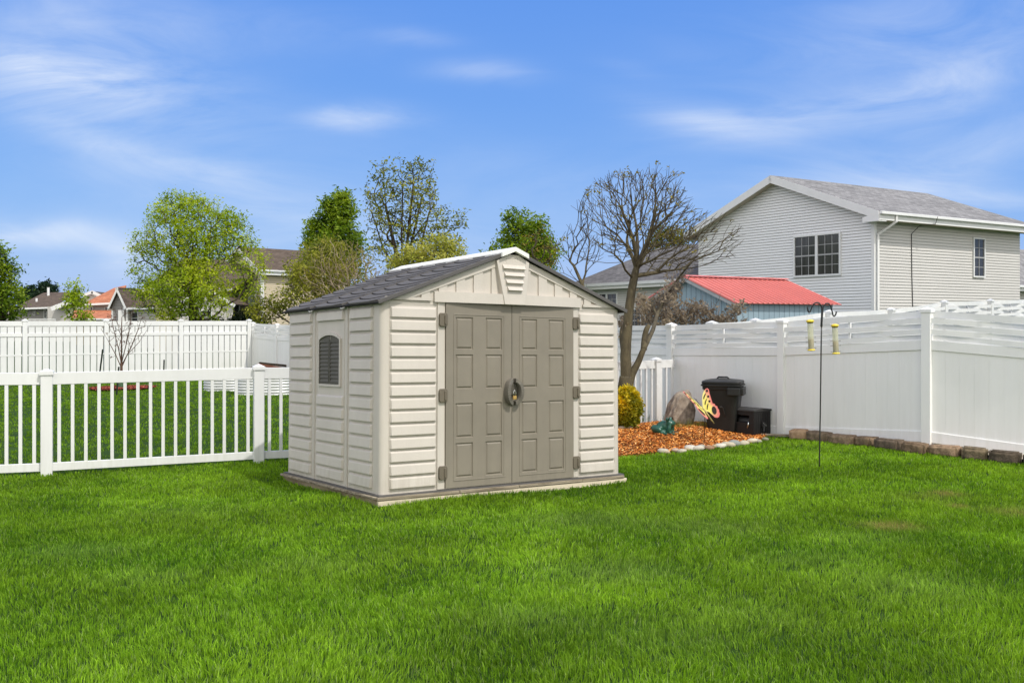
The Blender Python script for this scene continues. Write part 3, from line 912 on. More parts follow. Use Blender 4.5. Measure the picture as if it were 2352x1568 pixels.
# roof: three shingle panels each side
ez = SH - .028; rz_ = SP
hx_ = SW / 2 + .055
slen = math.hypot(hx_, rz_ - ez)
for sgn, nm in ((-1, 'left'), (1, 'right')):
    dirx = Vector((sgn * hx_ / slen, 0, -(rz_ - ez) / slen)); nor = Vector((sgn * (rz_ - ez) / slen, 0, hx_ / slen))
    top = Vector((SW / 2, 0, rz_))
    rp = lambda s, y, o: top + dirx * s + Vector((0, y, 0)) + nor * o
    base = MB()
    y0, y1 = -.052, SD + .052
    vs = [rp(s, y, o) for o in (-.016, .002) for (s, y) in ((0.0, y0), (slen, y0), (slen, y1), (0.0, y1))]
    base.add(vs, [(0, 1, 2, 3), (7, 6, 5, 4), (0, 4, 5, 1), (1, 5, 6, 2), (2, 6, 7, 3), (3, 7, 4, 0)])
    ro = base.build('roof', mat('roof_groove_shade', (.018, .017, .017), .9, .1, 5), shed)  # near-black base paints shade into the grooves between shingle courses
    sh = MB(); rows_n = 11
    pw = (y1 - y0) / 3
    for p in range(3):
        ya = y0 + p * pw + .006; yb = y0 + (p + 1) * pw - .006
        for c in range(1):
            a_, b_ = ya, yb
            for r in range(rows_n):
                st = slen * (r + (.0 if c == 0 else .0)) / rows_n; en = slen * (r + 1) / rows_n + .004
                K = 12; vs = []; fs = []
                for k in range(K + 1):
                    y = a_ + (b_ - a_) * k / K
                    bow = .10 * math.sin(math.pi * k / K) - .070
                    e2 = min(en + bow, slen + .004)
                    vs += [rp(max(st + bow + .024, .0) if r else 0.0, y, .014), rp(e2, y, .019), rp(e2 + .001, y, .0028)]
                for k in range(K):
                    q = 3 * k
                    f = [(q, q + 1, q + 4, q + 3), (q + 1, q + 2, q + 5, q + 4)]
                    fs += f if sgn < 0 else [t[::-1] for t in f]
                nq = len(vs)
                fs += [(0, 2, 1), (nq - 3, nq - 2, nq - 1)]
                sh.add(vs, fs)
        # panel edge rib
        for yy_ in ((ya - .006) if p else None,):
            if yy_ is None: continue
            v8 = [rp(s, y, o) for o in (.003, .024) for (s, y) in ((.02, yy_ - .005), (slen, yy_ - .005), (slen, yy_ + .005), (.02, yy_ + .005))]
            sh.add(v8, [(0, 3, 2, 1), (4, 5, 6, 7), (0, 1, 5, 4), (1, 2, 6, 5), (2, 3, 7, 6), (3, 0, 4, 7)])
    sh.build('shingles', ROOFRES, ro)
    # clips on the eave
    ck = MB()
    for p in (1, 2):
        yy_ = y0 + p * pw
        ck.tube([rp(slen - .012, yy_ - .05, .008) - Vector((0, 0, .03)), rp(slen + .003, yy_, .004) - Vector((0, 0, .032)), rp(slen - .012, yy_ + .05, .008) - Vector((0, 0, .03))], .007, 5)
    ck.build('eave_clip', mat('pale_clip', (.5, .48, .44), .4), ro)
    # rake edge bar on the front
    rk = MB(); v8 = [rp(s, y, o) for o in (-.020, .0205) for (s, y) in ((.14, y0 - .016), (slen + .006, y0 - .016), (slen + .006, y0 - .0005), (.14, y0 - .0005))]
    rk.add(v8, [(0, 3, 2, 1), (4, 5, 6, 7), (0, 1, 5, 4), (1, 2, 6, 5), (2, 3, 7, 6), (3, 0, 4, 7)])
    rk.build('rake_edge', ROOFRES, ro, bevel=.006)
cap = MB(); cs = .17
for sgn in (-1, 1):
    dx_, dz_ = sgn * hx_ / slen, -(rz_ - ez) / slen
    o = .030
    a = Vector((SW / 2, 0, rz_ + o * 1.1)); b = Vector((SW / 2 + dx_ * cs - sgn * .0 + sgn * .26 * o, 0, rz_ + dz_ * cs + .93 * o))
    vs = [Vector((p.x, y, p.z - h)) for y in (-.098, SD + .085) for p, h in ((a, 0), (b, 0), (b, .045), (a, .045))]
    cap.add(vs, [(0, 1, 2, 3), (7, 6, 5, 4), (0, 4, 5, 1), (1, 5, 6, 2), (2, 6, 7, 3)])
cap.build('ridge_cap', mat('ridge_cream', (.78, .77, .72), .5, .04, 3), shed)
# floor edge and timber base
MB().box((-.026, -.030, -.016), (SW + .03, SD + .03, -.001)).build('floor', mat('floor_resin', (.10, .095, .092), .6, .15, 4), shed)
WOODW = mat('weathered_timber', (.13, .10, .065), .9, 0, 5, .8, 60, spec=.1, stretch=(.6, 4, 14), col2=(.50, .43, .32))
WOODL = mat('pale_skirting', (.60, .52, .39), .85, .14, 4, .3, 50, stretch=(.5, 3, 2))
WOODB = mat('brown_skirting', (.15, .115, .07), .9, 0, 4, .8, 50, spec=.1, stretch=(4, .6, 5), col2=(.33, .27, .18))
rb2 = random.Random(3)
# rotted boards under the floor, front and side, each its own length
x = -.05
for ln_b in (.9, .72, .83, .60):
    x2 = min(x + ln_b, SW + .085)
    o = MB().box((x, -.052 - rb2.uniform(0, .006), -.042 - rb2.uniform(0, .006)), (x2 - .006, .05, -.0165)).build('base_board', WOODW, shed, bevel=.004); x = x2
y = -.04
for ln_b in (.62, .85, .9):
    y2 = min(y + ln_b, SD + .05)
    MB().box((-.058 - rb2.uniform(0, .008), y + .02, -.036 - rb2.uniform(0, .006)), (.04, y2 - .006, -.0168)).build('base_board', WOODW, shed, bevel=.004); y = y2
MB().box((-.04, -.046, -.30), (SW + .06, -.01, -.0492)).build('base_skirt', WOODL, shed, bevel=.004)
y = -.009
for ln_b in (.35, .80, .60, .53):
    MB().box((-.046, y, -.30), (-.01, y + ln_b - .006, -.043)).build('base_skirt', WOODB, shed, bevel=.004); y += ln_b

# padlock hanging between the handles
pl = thing('padlock', 'small brass padlock with steel shackle hanging between the shed door handles', 'padlock')
pl.rotation_mode = 'QUATERNION'; pl.rotation_quaternion = Ms.to_quaternion(); pl.location = Vector((A2.x, A2.y, sh_z)) + Ms @ Vector((1.487, -.075, .895))
MB().box((-.021, -.010, -.036), (.021, .010, .0)).build('lock_body', BRASS, pl, bevel=.004)
MB().tube([(-.014, 0, -.004), (-.015, 0, .03), (-.010, 0, .05), (0, 0, .056), (.010, 0, .05), (.015, 0, .03), (.014, 0, -.004)], .0042, 7).build('shackle', STEEL, pl, smooth=True)

# ------------------------------------------------------------------ mulch bed, chips, pebbles, things in the bed
mxs = np.arange(.5, 4.8, .09); mys = np.arange(11.8, 16.8, .09)
mm = MB(); idx = {}
for i, x in enumerate(mxs):
    for j, y in enumerate(mys):
        if in_poly(np.array([x]), np.array([y]), mul_poly)[0] or seg_dist(np.array([x]), np.array([y]), mul_poly)[0] < .10:
            idx[i, j] = len(mm.v); mm.v.append((x, y, mz1(x, y) + .006 - (0 if in_poly(np.array([x]), np.array([y]), mul_poly)[0] else .05)))
for (i, j) in list(idx):
    q = [(i, j), (i + 1, j), (i + 1, j + 1), (i, j + 1)]
    if all(k in idx for k in q): mm.f.append(tuple(idx[k] for k in q))
tag(mm.build('mulch_bed', mat('mulch_base', (.10, .035, .010), .95, 0, 30, .8, 90, spec=.05, col2=(.30, .12, .03)), smooth=True), 'mound of orange bark mulch in the corner beside the shed', 'mulch', kind='stuff')


def chips(name, label, n, zfn, poly, bbox, L0, cols, parent=None, jit=.03, cat='mulch'):
    X = bbox[0] + rng.random(n) * (bbox[1] - bbox[0]); Y = bbox[2] + rng.random(n) * (bbox[3] - bbox[2])
    k = in_poly(X, Y, poly); X = X[k]; Y = Y[k]; n = X.size
    Z = zfn(X, Y) + .008 + rng.random(n) * .02
    a = rng.random(n) * 2 * np.pi; pit = (rng.random(n) - .5) * 1.1; rol = (rng.random(n) - .5) * 1.6
    ln = L0 * (.5 + rng.random(n)); wd = ln * (.16 + .20 * rng.random(n))
    d = np.stack([np.cos(a) * np.cos(pit), np.sin(a) * np.cos(pit), np.sin(pit)], 1)
    s = np.stack([-np.sin(a) * np.cos(rol), np.cos(a) * np.cos(rol), np.sin(rol)], 1)
    c = np.stack([X, Y, Z], 1)
    e = d * (ln / 2)[:, None]; f = s * (wd / 2)[:, None]
    V = np.stack([c - e - f, c + e - f, c + e * .9 + f, c - e * .9 + f], 1)
    ci = np.array(cols)[rng.integers(0, len(cols), n)] * (.7 + .6 * rng.random(n))[:, None]
    o = quads_mesh(name, V, MULCHM, parent, ci)
    return tag(o, label, cat, kind='stuff')


chips('mulch_chips', 'loose orange wood chips covering the corner bed beside the shed', 76000, mulch_z, mul_poly, (.5, 4.8, 11.8, 16.8), .042,
      [(.62, .215, .035), (.52, .16, .025), (.72, .32, .075), (.36, .11, .02), (.68, .27, .05), (.16, .055, .015), (.80, .45, .17), (.10, .04, .015), (.45, .15, .03)])

stone_cols = [(.55, .52, .47), (.62, .60, .56), (.42, .36, .29), (.50, .42, .33), (.36, .38, .38), (.66, .62, .54), (.45, .43, .40)]


def stone(name, p, rx, ry, rz, seed, m, rot=0, parent=None, rough=.12, sub=2):
    import bmesh
    bm = bmesh.new(); bmesh.ops.create_icosphere(bm, subdivisions=sub, radius=1)
    r = random.Random(seed); ph = [(Vector((r.uniform(-1, 1), r.uniform(-1, 1), r.uniform(-1, 1))) * r.uniform(1, 3), r.uniform(0, 6)) for _ in range(7)]
    for v in bm.verts:
        k = 1 + rough * sum(math.sin(v.co.dot(d) * 2 + o) for d, o in ph) / 2.6
        v.co = Vector((v.co.x * rx * k, v.co.y * ry * k, v.co.z * rz * k))
    me = bpy.data.meshes.new(name); bm.to_mesh(me); bm.free()
    me.polygons.foreach_set('use_smooth', [True] * len(me.polygons))
    me.materials.append(m)
    o = bpy.data.objects.new(name, me); C.objects.link(o); o.location = p; o.rotation_euler = (r.uniform(-.2, .2), r.uniform(-.2, .2), rot)
    if parent: o.parent = parent
    return o


looks = ['flat cream', 'small buff', 'small pinkish', 'round cream', 'small tan', 'large white', 'broad pale', 'long grey', 'reddish brown', 'small buff', 'chalky white', 'flat ivory', 'blue grey', 'long cream', 'round ivory', 'tiny grey', 'mossy grey']
pcol = [(.60, .57, .50), (.52, .45, .34), (.58, .47, .40), (.62, .59, .52), (.50, .42, .30), (.70, .69, .66), (.64, .62, .57), (.44, .45, .42), (.38, .24, .16), (.55, .46, .32), (.72, .71, .67), (.60, .56, .47), (.33, .37, .39), (.60, .57, .47), (.66, .62, .52), (.42, .42, .38), (.30, .31, .25)]
psz = [.075, .04, .06, .055, .04, .085, .075, .075, .065, .045, .07, .085, .09, .075, .08, .05, .055]
anchors = ['nearest the shed on the mulch edge', 'second from the shed on the mulch edge', 'third from the shed on the mulch edge', 'fourth from the shed on the mulch edge', 'fifth from the shed along the mulch',
           'sixth from the shed along the mulch', 'seventh from the shed along the mulch', 'eighth from the shed along the mulch', 'ninth from the shed, before the butterfly stake', 'tenth from the shed, past the butterfly stake',
           'in line below the butterfly tail', 'before the black bin', 'between two cream ones before the black bin', 'third from the black box on the mulch edge', 'before the black box', 'at the foot of the black box corner', 'past the black box toward the fence post']
for i, p in enumerate(peb):
    s = psz[i]; pm = mat('river_stone_%d' % i, tuple(c * k_ for c, k_ in zip(pcol[i], (.68, .65, .58))), .75, .16, 14, .3, 40, spec=.25)
    o = stone('river_stone', (p.x, p.y, p.z + .022 + s * .16), s * 1.25, s * .8, s * .62, 100 + i, pm, rot=.45 + random.uniform(-.4, .4))
    tag(o, looks[i] + ' river stone ' + anchors[i], 'stone', 'river stones edging the mulch bed')

# boulder standing in the bed
import bmesh
bm = bmesh.new(); bmesh.ops.create_icosphere(bm, subdivisions=5, radius=1)
r_ = random.Random(5); ph = [(Vector((r_.gauss(0, 1), r_.gauss(0, 1), r_.gauss(0, 1))).normalized() * r_.uniform(1.5, 24), r_.uniform(0, 6)) for _ in range(60)]
for v in bm.verts:
    c = v.co.copy()
    q = Vector((max(-.78, min(.78, c.x)) / .78, max(-.78, min(.78, c.y)) / .78, max(-.80, min(.80, c.z)) / .80))
    k = 1 + sum(math.sin(q.dot(d) + o) / d.length ** .8 for d, o in ph) * .06
    t = (q.z + 1) / 2
    wdt = .235 * (1 - .40 * t ** 1.5)
    v.co = Vector((q.x * wdt * k + .055 * t + .02, q.y * .17 * (1 - .3 * t) * k, (t * (.60 + .035 * q.x)) * (.97 + .03 * k) - .03))
me = bpy.data.meshes.new('boulder'); bm.to_mesh(me); bm.free()
me.polygons.foreach_set('use_smooth', [True] * len(me.polygons))
me.materials.append(mat('boulder_rock', (.11, .085, .068), .9, 0, 9, 1.0, 40, spec=.15, col2=(.40, .335, .27), detail=10))
bo = bpy.data.objects.new('boulder', me); C.objects.link(bo)
bq = ground_at(1557, 976, mz1); bo.location = (bq.x, bq.y, bq.z - .02); bo.rotation_euler = (0, 0, .25)
tag(bo, 'upright tapering grey brown boulder standing beside the black bin', 'boulder')

# flat stone by the shed wall
q = ground_at(1434, 986, mz1)
tag(stone('flat_stone', (q.x, q.y, q.z + .03), .16, .1, .035, 55, mat('flat_rock', (.46, .37, .28), .85, .15, 8)), 'flat tan stone under the yellow shrub against the shed', 'stone')

# frog ornament


def remeshed(name, balls, m, parent, vox=.012, smooth=4):
    bm = bmesh.new()
    for (c, rx, ry, rz, rot) in balls:
        M = Matrix.Translation(c) @ Euler(rot).to_matrix().to_4x4() @ Matrix.Diagonal((rx, ry, rz, 1))
        bmesh.ops.create_icosphere(bm, subdivisions=3, radius=1, matrix=M)
    me = bpy.data.meshes.new(name); bm.to_mesh(me); bm.free(); me.materials.append(m)
    o = bpy.data.objects.new(name, me); C.objects.link(o); o.parent = parent
    a = o.modifiers.new('merge', 'REMESH'); a.mode = 'VOXEL'; a.voxel_size = vox; a.use_smooth_shade = True
    b = o.modifiers.new('relax', 'SMOOTH'); b.iterations = smooth; b.factor = .5
    return o


fq = ground_at(1524, 995, mz1)
frog = thing('frog_ornament', 'glossy dark green frog ornament sitting on the orange mulch', 'ornament', (fq.x, fq.y, fq.z), R(-28)); frog.scale = (1.4, 1.4, 1.4)
FG = mat('green_glaze', (.012, .075, .048), .28, .3, 9, spec=.5)
remeshed('body', [((0, 0, .075), .085, .07, .065, (0, -.35, 0)), ((.075, 0, .115), .058, .062, .038, (0, .15, 0)), ((.06, .05, .158), .022, .02, .022, (0, 0, 0)), ((.06, -.05, .158), .022, .02, .022, (0, 0, 0)),
                  ((-.05, .085, .05), .075, .035, .045, (0, .3, .3)), ((-.05, -.085, .05), .075, .035, .045, (0, .3, -.3)), ((.03, .1, .012), .07, .024, .014, (0, 0, .5)), ((.03, -.1, .012), .07, .024, .014, (0, 0, -.5)),
                  ((.08, .055, .045), .022, .02, .06, (0, .2, 0)), ((.08, -.055, .045), .022, .02, .06, (0, .2, 0)), ((.12, .06, .01), .035, .026, .012, (0, 0, .3)), ((.12, -.06, .01), .035, .026, .012, (0, 0, -.3)), ((.0, 0, .02), .09, .075, .03, (0, 0, 0))], FG, frog, .009, 3)
for s in (-1, 1):
    MB().lathe([(.002, -.011), (.009, -.006), (.011, 0), (.009, .006), (.002, .011)], 10, Matrix.Translation((.077, s * .055, .163))).build('eye', mat('frog_eye', (.006, .02, .012), .2, .2, 20), frog, smooth=True)

# butterfly garden stake
BY = 13.95
bc = at(1620, 945, BY)
mpx = BY / F
bfly = thing('butterfly_stake', 'metal garden stake with pink and yellow butterfly before the black bin', 'garden stake', (bc.x, bc.y, bc.z))
ax = Vector((.59, -.05, -.80)); Rv = Vector((.80, .18, .59)).normalized(); Lv = Vector((-.82, -.36, .43))
ax = ax.normalized()
def zb_(x, y):
    dx, dy = (1640 + x / 9.8) / 1.0629 - 1620, (900 + y / 9.8) / 1.0629 - 945
    return (dx * .59 + dy * .80, dx * .80 - dy * .59)


wz = [(740, 905, 0), (733, 700, 0), (750, 600, 0), (790, 520, 0), (830, 478, 1), (870, 460, 1), (912, 490, 1), (925, 580, 1), (958, 700, 1), (992, 822, 1), (1045, 838, 1), (1062, 880, 1), (1105, 895, 1), (1120, 945, 1), (1150, 985, 1), (1150, 1030, 1), (1165, 1075, 1), (1142, 1150, 1), (1095, 1172, 1), (1035, 1160, 1), (965, 1095, 0), (900, 1035, 0), (800, 1015, 0)]
wing_out = [zb_(x, y) for x, y, f in wz]
WM = tint_mat('painted_wing', .45, .4)
DARKM = mat('wing_dark', (.02, .012, .01), .5, .2, 20)


def wing(Wd):
    cen = zb_(860, 930)
    Nn = ax.cross(Wd).normalized()
    if Nn.y > 0: Nn = -Nn
    rings = [[(cen[0] + (a - cen[0]) * f, cen[1] + (b - cen[1]) * f) for a, b in wing_out] for f in (1.0, .82, .55, .28)]
    pink = [(.58, .13, .13), (.64, .21, .16), (.70, .47, .17), (.73, .62, .16)]; yel = [(.70, .60, .25), (.73, .64, .20), (.72, .63, .13), (.70, .60, .11)]
    P = lambda a, b, o=0: ax * (a * mpx) + Wd * (b * mpx) + Nn * o
    polys = []; pc = []; n = len(wing_out)
    cl = lambda k, i: pink[k] if wz[i][2] else yel[k]
    for k in range(3):
        for i in range(n):
            j = (i + 1) % n
            polys.append([P(*rings[k][i]), P(*rings[k][j]), P(*rings[k + 1][j]), P(*rings[k + 1][i])]); pc.append([cl(k, i), cl(k, j), cl(k + 1, j), cl(k + 1, i)])
    for i in range(n):
        j = (i + 1) % n
        polys.append([P(*rings[3][i]), P(*rings[3][j]), P(*cen), P(*cen)]); pc.append([cl(3, i), cl(3, j), yel[3], yel[3]])
    V = np.array([[tuple(p) for p in q] for q in polys])
    o = quads_mesh('wing', V, WM, bfly, np.array([[tuple(c) for c in q] for q in pc], float))
    mk = MB()
    def mark(poly): mk.prism([zb_(x, y) for x, y in poly], lambda p, t: P(p[0], p[1], .004 if t else -.004))
    def oval(x, y, rx, ry, rot, n=14):
        c, s_ = math.cos(rot), math.sin(rot)
        mark([(x + rx * math.cos(t) * c - ry * math.sin(t) * s_, y + rx * math.cos(t) * s_ + ry * math.sin(t) * c) for t in np.linspace(0, 2 * math.pi, n + 1)[:-1]])
    oval(1025, 992, 58, 98, -.22, 20)
    for (x, y, q) in ((862, 525, 30), (888, 660, 29), (914, 775, 27)): oval(x, y, q, q, 0)
    for pts_ in ([(835, 572), (800, 610), (772, 665), (762, 715), (782, 722), (798, 670), (822, 625)], [(858, 706), (825, 740), (800, 790), (792, 850), (812, 858), (822, 800), (842, 755)], [(885, 815), (862, 845), (848, 890), (842, 970), (858, 972), (870, 910), (882, 870)]): mark(pts_)
    mk.build('wing_marking', DARKM, o)


wing(Rv); wing(Lv)
MB().tube([ax * (-16 * mpx), ax * (-6 * mpx), ax * (14 * mpx), ax * (34 * mpx)], [.005, .016, .013, .006], 8).build('body', mat('butterfly_body', (.62, .52, .18), .5, .3, 40, col2=(.08, .06, .04)), bfly, smooth=True)
for s in (-1, 1):
    t0 = ax * (-15 * mpx); MB().tube([t0, t0 + Vector((-.05, s * .03 - .02, .05)), t0 + Vector((-.10, s * .06 - .02, .12))], .003, 5).build('antenna', DARKM, bfly)
bb = ground_at(1618, 1004, mz1)
MB().tube([(0, .015, -.02), Vector((bb.x, bb.y, bb.z - .05)) - bc], .006, 6).build('stake', BLACKM, bfly)

# wheeled bin
bn = at(1661, 974, 15.25); bn.z = mz1(bn.x, bn.y) - .02
bink = (974 - 855) / F * 15.25
bin_ = thing('rubbish_bin', 'tall black plastic rubbish bin with domed lid against the white fence', 'bin', (bn.x, bn.y, bn.z), R(-20))


def loft(mb, secs, n=36, p=7.0, cap=True):
    """superellipse sections (z, hx, hy, cx)"""
    b = len(mb.v)
    for (z, hx, hy, cx) in secs:
        for k in range(n):
            a = 2 * math.pi * k / n; c, s = math.cos(a), math.sin(a)
            mb.v.append((cx + hx * math.copysign(abs(c) ** (2 / p), c), hy * math.copysign(abs(s) ** (2 / p), s), z))
    for i in range(len(secs) - 1):
        for k in range(n):
            k2 = (k + 1) % n
            mb.f.append((b + i * n + k, b + i * n + k2, b + (i + 1) * n + k2, b + (i + 1) * n + k))
    if cap:
        mb.f.append(tuple(b + k for k in range(n))[::-1]); mb.f.append(tuple(b + (len(secs) - 1) * n + k for k in range(n)))
    return mb


loft(MB(), [(0, .215, .21, 0), (.02, .225, .22, 0), (.66, .285, .275, 0), (.665, .30, .29, 0), (.715, .303, .293, 0), (.72, .325, .315, 0), (.742, .325, .315, 0), (.745, .30, .29, 0)]).build('bin_body', BLACKP, bin_, smooth=False, bevel=.004)
lid = loft(MB(), [(.746, .298, .288, 0), (.752, .31, .30, 0), (.785, .312, .302, 0), (.797, .30, .29, 0), (.812, .22, .21, 0), (.826, .11, .1, 0), (.829, .02, .02, 0)]).build('lid', BLACKP, bin_, bevel=.004)
MB().tube([(-.10, -.02, .815), (-.07, -.02, .85), (.07, -.02, .85), (.10, -.02, .815)], .014, 8).build('lid_handle', BLACKP, lid, smooth=True)
gp = MB(); gp.box((.10, -.335, .58), (.30, -.26, .70)); gp.box((.262, -.26, .58), (.345, .10, .70)); gp.build('side_grip', BLACKP, bin_, bevel=.012)
for s in (-1, 1): MB().tube([(s * .2 - .02, .2, .06), (s * .2 + .02, .2, .06)], .06, 12).build('wheel', BLACKM, bin_)

# hose box
hb_ = ground_at(1733, 1005)
hang = R(-38)
box = thing('hose_box', 'black plastic hose reel box with crank handle beside the tall bin', 'storage box', (hb_.x + .0, hb_.y + .03, hb_.z - .02), R(-50))
# local: long front along -x, crank on the +x end
BW, BD, BH = .46, .43, .45
HX = mat('hose_box_plastic', (.013, .0125, .0125), .45, .2, 9, .1, 120, spec=.35)
bd = MB()
fz = (.24, .35)
bd.box((-BW, -.004, .0), (0, .02, fz[0])); bd.box((-BW, -.004, fz[0]), (-BW + .07, .02, fz[1])); bd.box((-.09, -.004, fz[0]), (0, .02, fz[1])); bd.box((-BW, -.004, fz[1]), (0, .02, BH - .04))
bd.box((-BW, .0205, .0), (-BW + .02, BD, BH - .04)); bd.box((-.02, .0205, .0), (0, BD, BH - .04)); bd.box((-BW + .0205, BD - .02, 0), (-.0205, BD, BH - .04)); bd.box((-BW + .0205, .021, .0), (-.0205, BD - .021, .02))
for k in range(9):
    y = .03 + k * (BD - .06) / 8; bd.box((.0003, y - .007, .03), (.006, y + .007, BH - .06))
bd.build('box_body', HX, box, bevel=.004)
ldm = MB(); ldm.prism([(-.015, BH - .0395), (BD + .012, BH - .0395), (BD + .012, BH - .012), (BD * .5, BH + .012), (.0, BH - .008), (-.015, BH - .018)], lambda p, t: Vector((-BW - .012 + (BW + .026) * t, p[0], p[1])))
ldm.build('box_lid', mat('hose_box_lid', (.035, .034, .034), .5, .15, 6), box, bevel=.006)
cr_ = MB(); cr_.tube([(.006, .22, .20), (.03, .22, .20)], .05, 14); cr_.tube([(.03, .22, .20), (.036, .20, .10)], .014, 8); cr_.build('crank', BLACKM, box)
MB().tube([(.028, .19, .235), (.034, .27, .185)], .007, 6).build('crank_grip', STEEL, box)
MB().tube([(-.10, -.008, .26), (-.09, -.02, .215), (-.11, -.022, .16)], [.008, .011, .007], 7).build('hose_nozzle', STEEL, box, smooth=True)
MB().tube([(-BW + .14, .12, .25), (-.1, .12, .25)], .09, 16).build('reel', BLACKM, box)
# thin black hose running from the bin to the box
h0 = Vector((bn.x - .12, bn.y - .30, bn.z + .40)); h1 = Vector((box.location.x - .40, box.location.y + .22, box.location.z + .34))
pts = [h0 + (h1 - h0) * t + Vector((0, -.02, .06 * math.sin(math.pi * t) - .02 * t)) for t in np.linspace(0, 1, 10)]
tag(MB().tube(pts, .009, 6).build('hose', BLACKM, smooth=True), 'thin black hose looping from the bin to the hose box', 'hose')
# clear sheet lying behind the stake, and tufts
q0 = ground_at(1590, 968, mz1)
sp_ = MB()
for k in range(6):
    for j in range(4):
        sp_.v.append((q0.x - .06 + .075 * k, q0.y + .05 + .04 * k + .05 * j, q0.z + .02 + .045 * j + .012 * math.sin(k * 2.1 + j)))
sp_.f = [(k * 4 + j, (k + 1) * 4 + j, (k + 1) * 4 + j + 1, k * 4 + j + 1) for k in range(5) for j in range(3)]
tag(sp_.build('plastic_sheet', mat('grey_film', (.42, .41, .41), .25, .2, 9, spec=.5), smooth=True), 'crumpled pale grey plastic sheet lying between boulder and bin', 'sheet')


def tufts(name, label, spots, h, cols, n=60, rad=.12, zfn=mz1):
    V = []; cc = []
    for (x, y) in spots:
        z = zfn(x, y)
        for _ in range(n):
            a = random.random() * 6.28; r = rad * random.random() ** .6; px_, py_ = x + r * math.cos(a) * 1.6, y + r * math.sin(a)
            hh = h * random.uniform(.5, 1.2); le = random.uniform(.1, .5); w_ = .0035
            b = random.random() * 6.28
            base = np.array((px_, py_, z)); tip = base + np.array((math.cos(a) * le * hh, math.sin(a) * le * hh, hh)); wd = np.array((math.cos(b), math.sin(b), 0)) * w_
            V.append([base - wd, base + wd, tip + wd * .2, tip - wd * .2]); cc.append(np.array(random.choice(cols)) * random.uniform(.7, 1.3))
    return tag(quads_mesh(name, np.array(V), GRASSM, None, np.array(cc)), label, 'grass', kind='stuff')


sp = [ground_at(px, py, mz1) for px, py in ((1470, 968), (1490, 966), (1512, 962), (1546, 984), (1572, 985), (1590, 982), (1604, 980), (1622, 982), (1640, 984), (1668, 982), (1448, 978))]
tufts('weed_grass', 'wispy yellowish grass sprouting through the back of the mulch bed', [(p.x, p.y + .05) for p in sp], .13, [(.16, .20, .03), (.25, .24, .06), (.09, .15, .02), (.3, .26, .1)], 45)
sp = [(.9 + .17 * k + random.uniform(-.05, .05), 14.93 + .17 * k) for k in range(9)]
tufts('fence_grass', 'tall dark grass growing beyond the picket fence by the tree', sp, .24, [(.03, .085, .012), (.05, .12, .015), (.02, .055, .01)], 70, .14, g1)

# ------------------------------------------------------------------ stone blocks, gravel strip
blk = [(80, 220, 1155, 1230), (222, 395, 1162, 1252), (392, 580, 1186, 1276), (582, 745, 1207, 1290), (748, 940, 1228, 1316), (948, 1138, 1256, 1346), (1142, 1390, 1262, 1366), (1392, 1600, 1288, 1392), (1604, 1860, 1312, 1420)]
blk.append((1885, 2120, 1345, 1450))
bl_lab = ['smooth tan concrete block at the fence post, first of the lawn edging', 'dark rough block second from the fence post on the lawn edging', 'rough brown block directly behind the feeder pole foot', 'mottled brown block fourth from the smooth tan one',
          'dark weathered block just before the gap showing gravel', 'short dark block just past the gravel gap', 'long brown topped block at the foot of the corner fence post', 'mossy dark block next to the last of the lawn edging', 'long blackish block ending the visible stone row',
          'stray block beyond the row at the picture edge']
BKM = [mat('edging_stone_%d' % i, c1, .95, 0, 15, 1.0, 60, spec=.1, col2=tuple(c * (1.5, 1.3, 1.6, 1.35, 1.1, 1.25, 1.75, 1.3, .9)[i] for c in c2), detail=12) for i, (c1, c2) in enumerate([((.27, .17, .10), (.36, .25, .16)), ((.075, .058, .042), (.23, .17, .115)), ((.10, .072, .05), (.25, .18, .12)), ((.085, .062, .042), (.24, .17, .11)), ((.055, .043, .034), (.19, .145, .105)), ((.07, .05, .036), (.22, .155, .10)), ((.10, .07, .048), (.27, .19, .125)), ((.06, .05, .035), (.2, .155, .1)), ((.045, .038, .03), (.16, .125, .09))])]
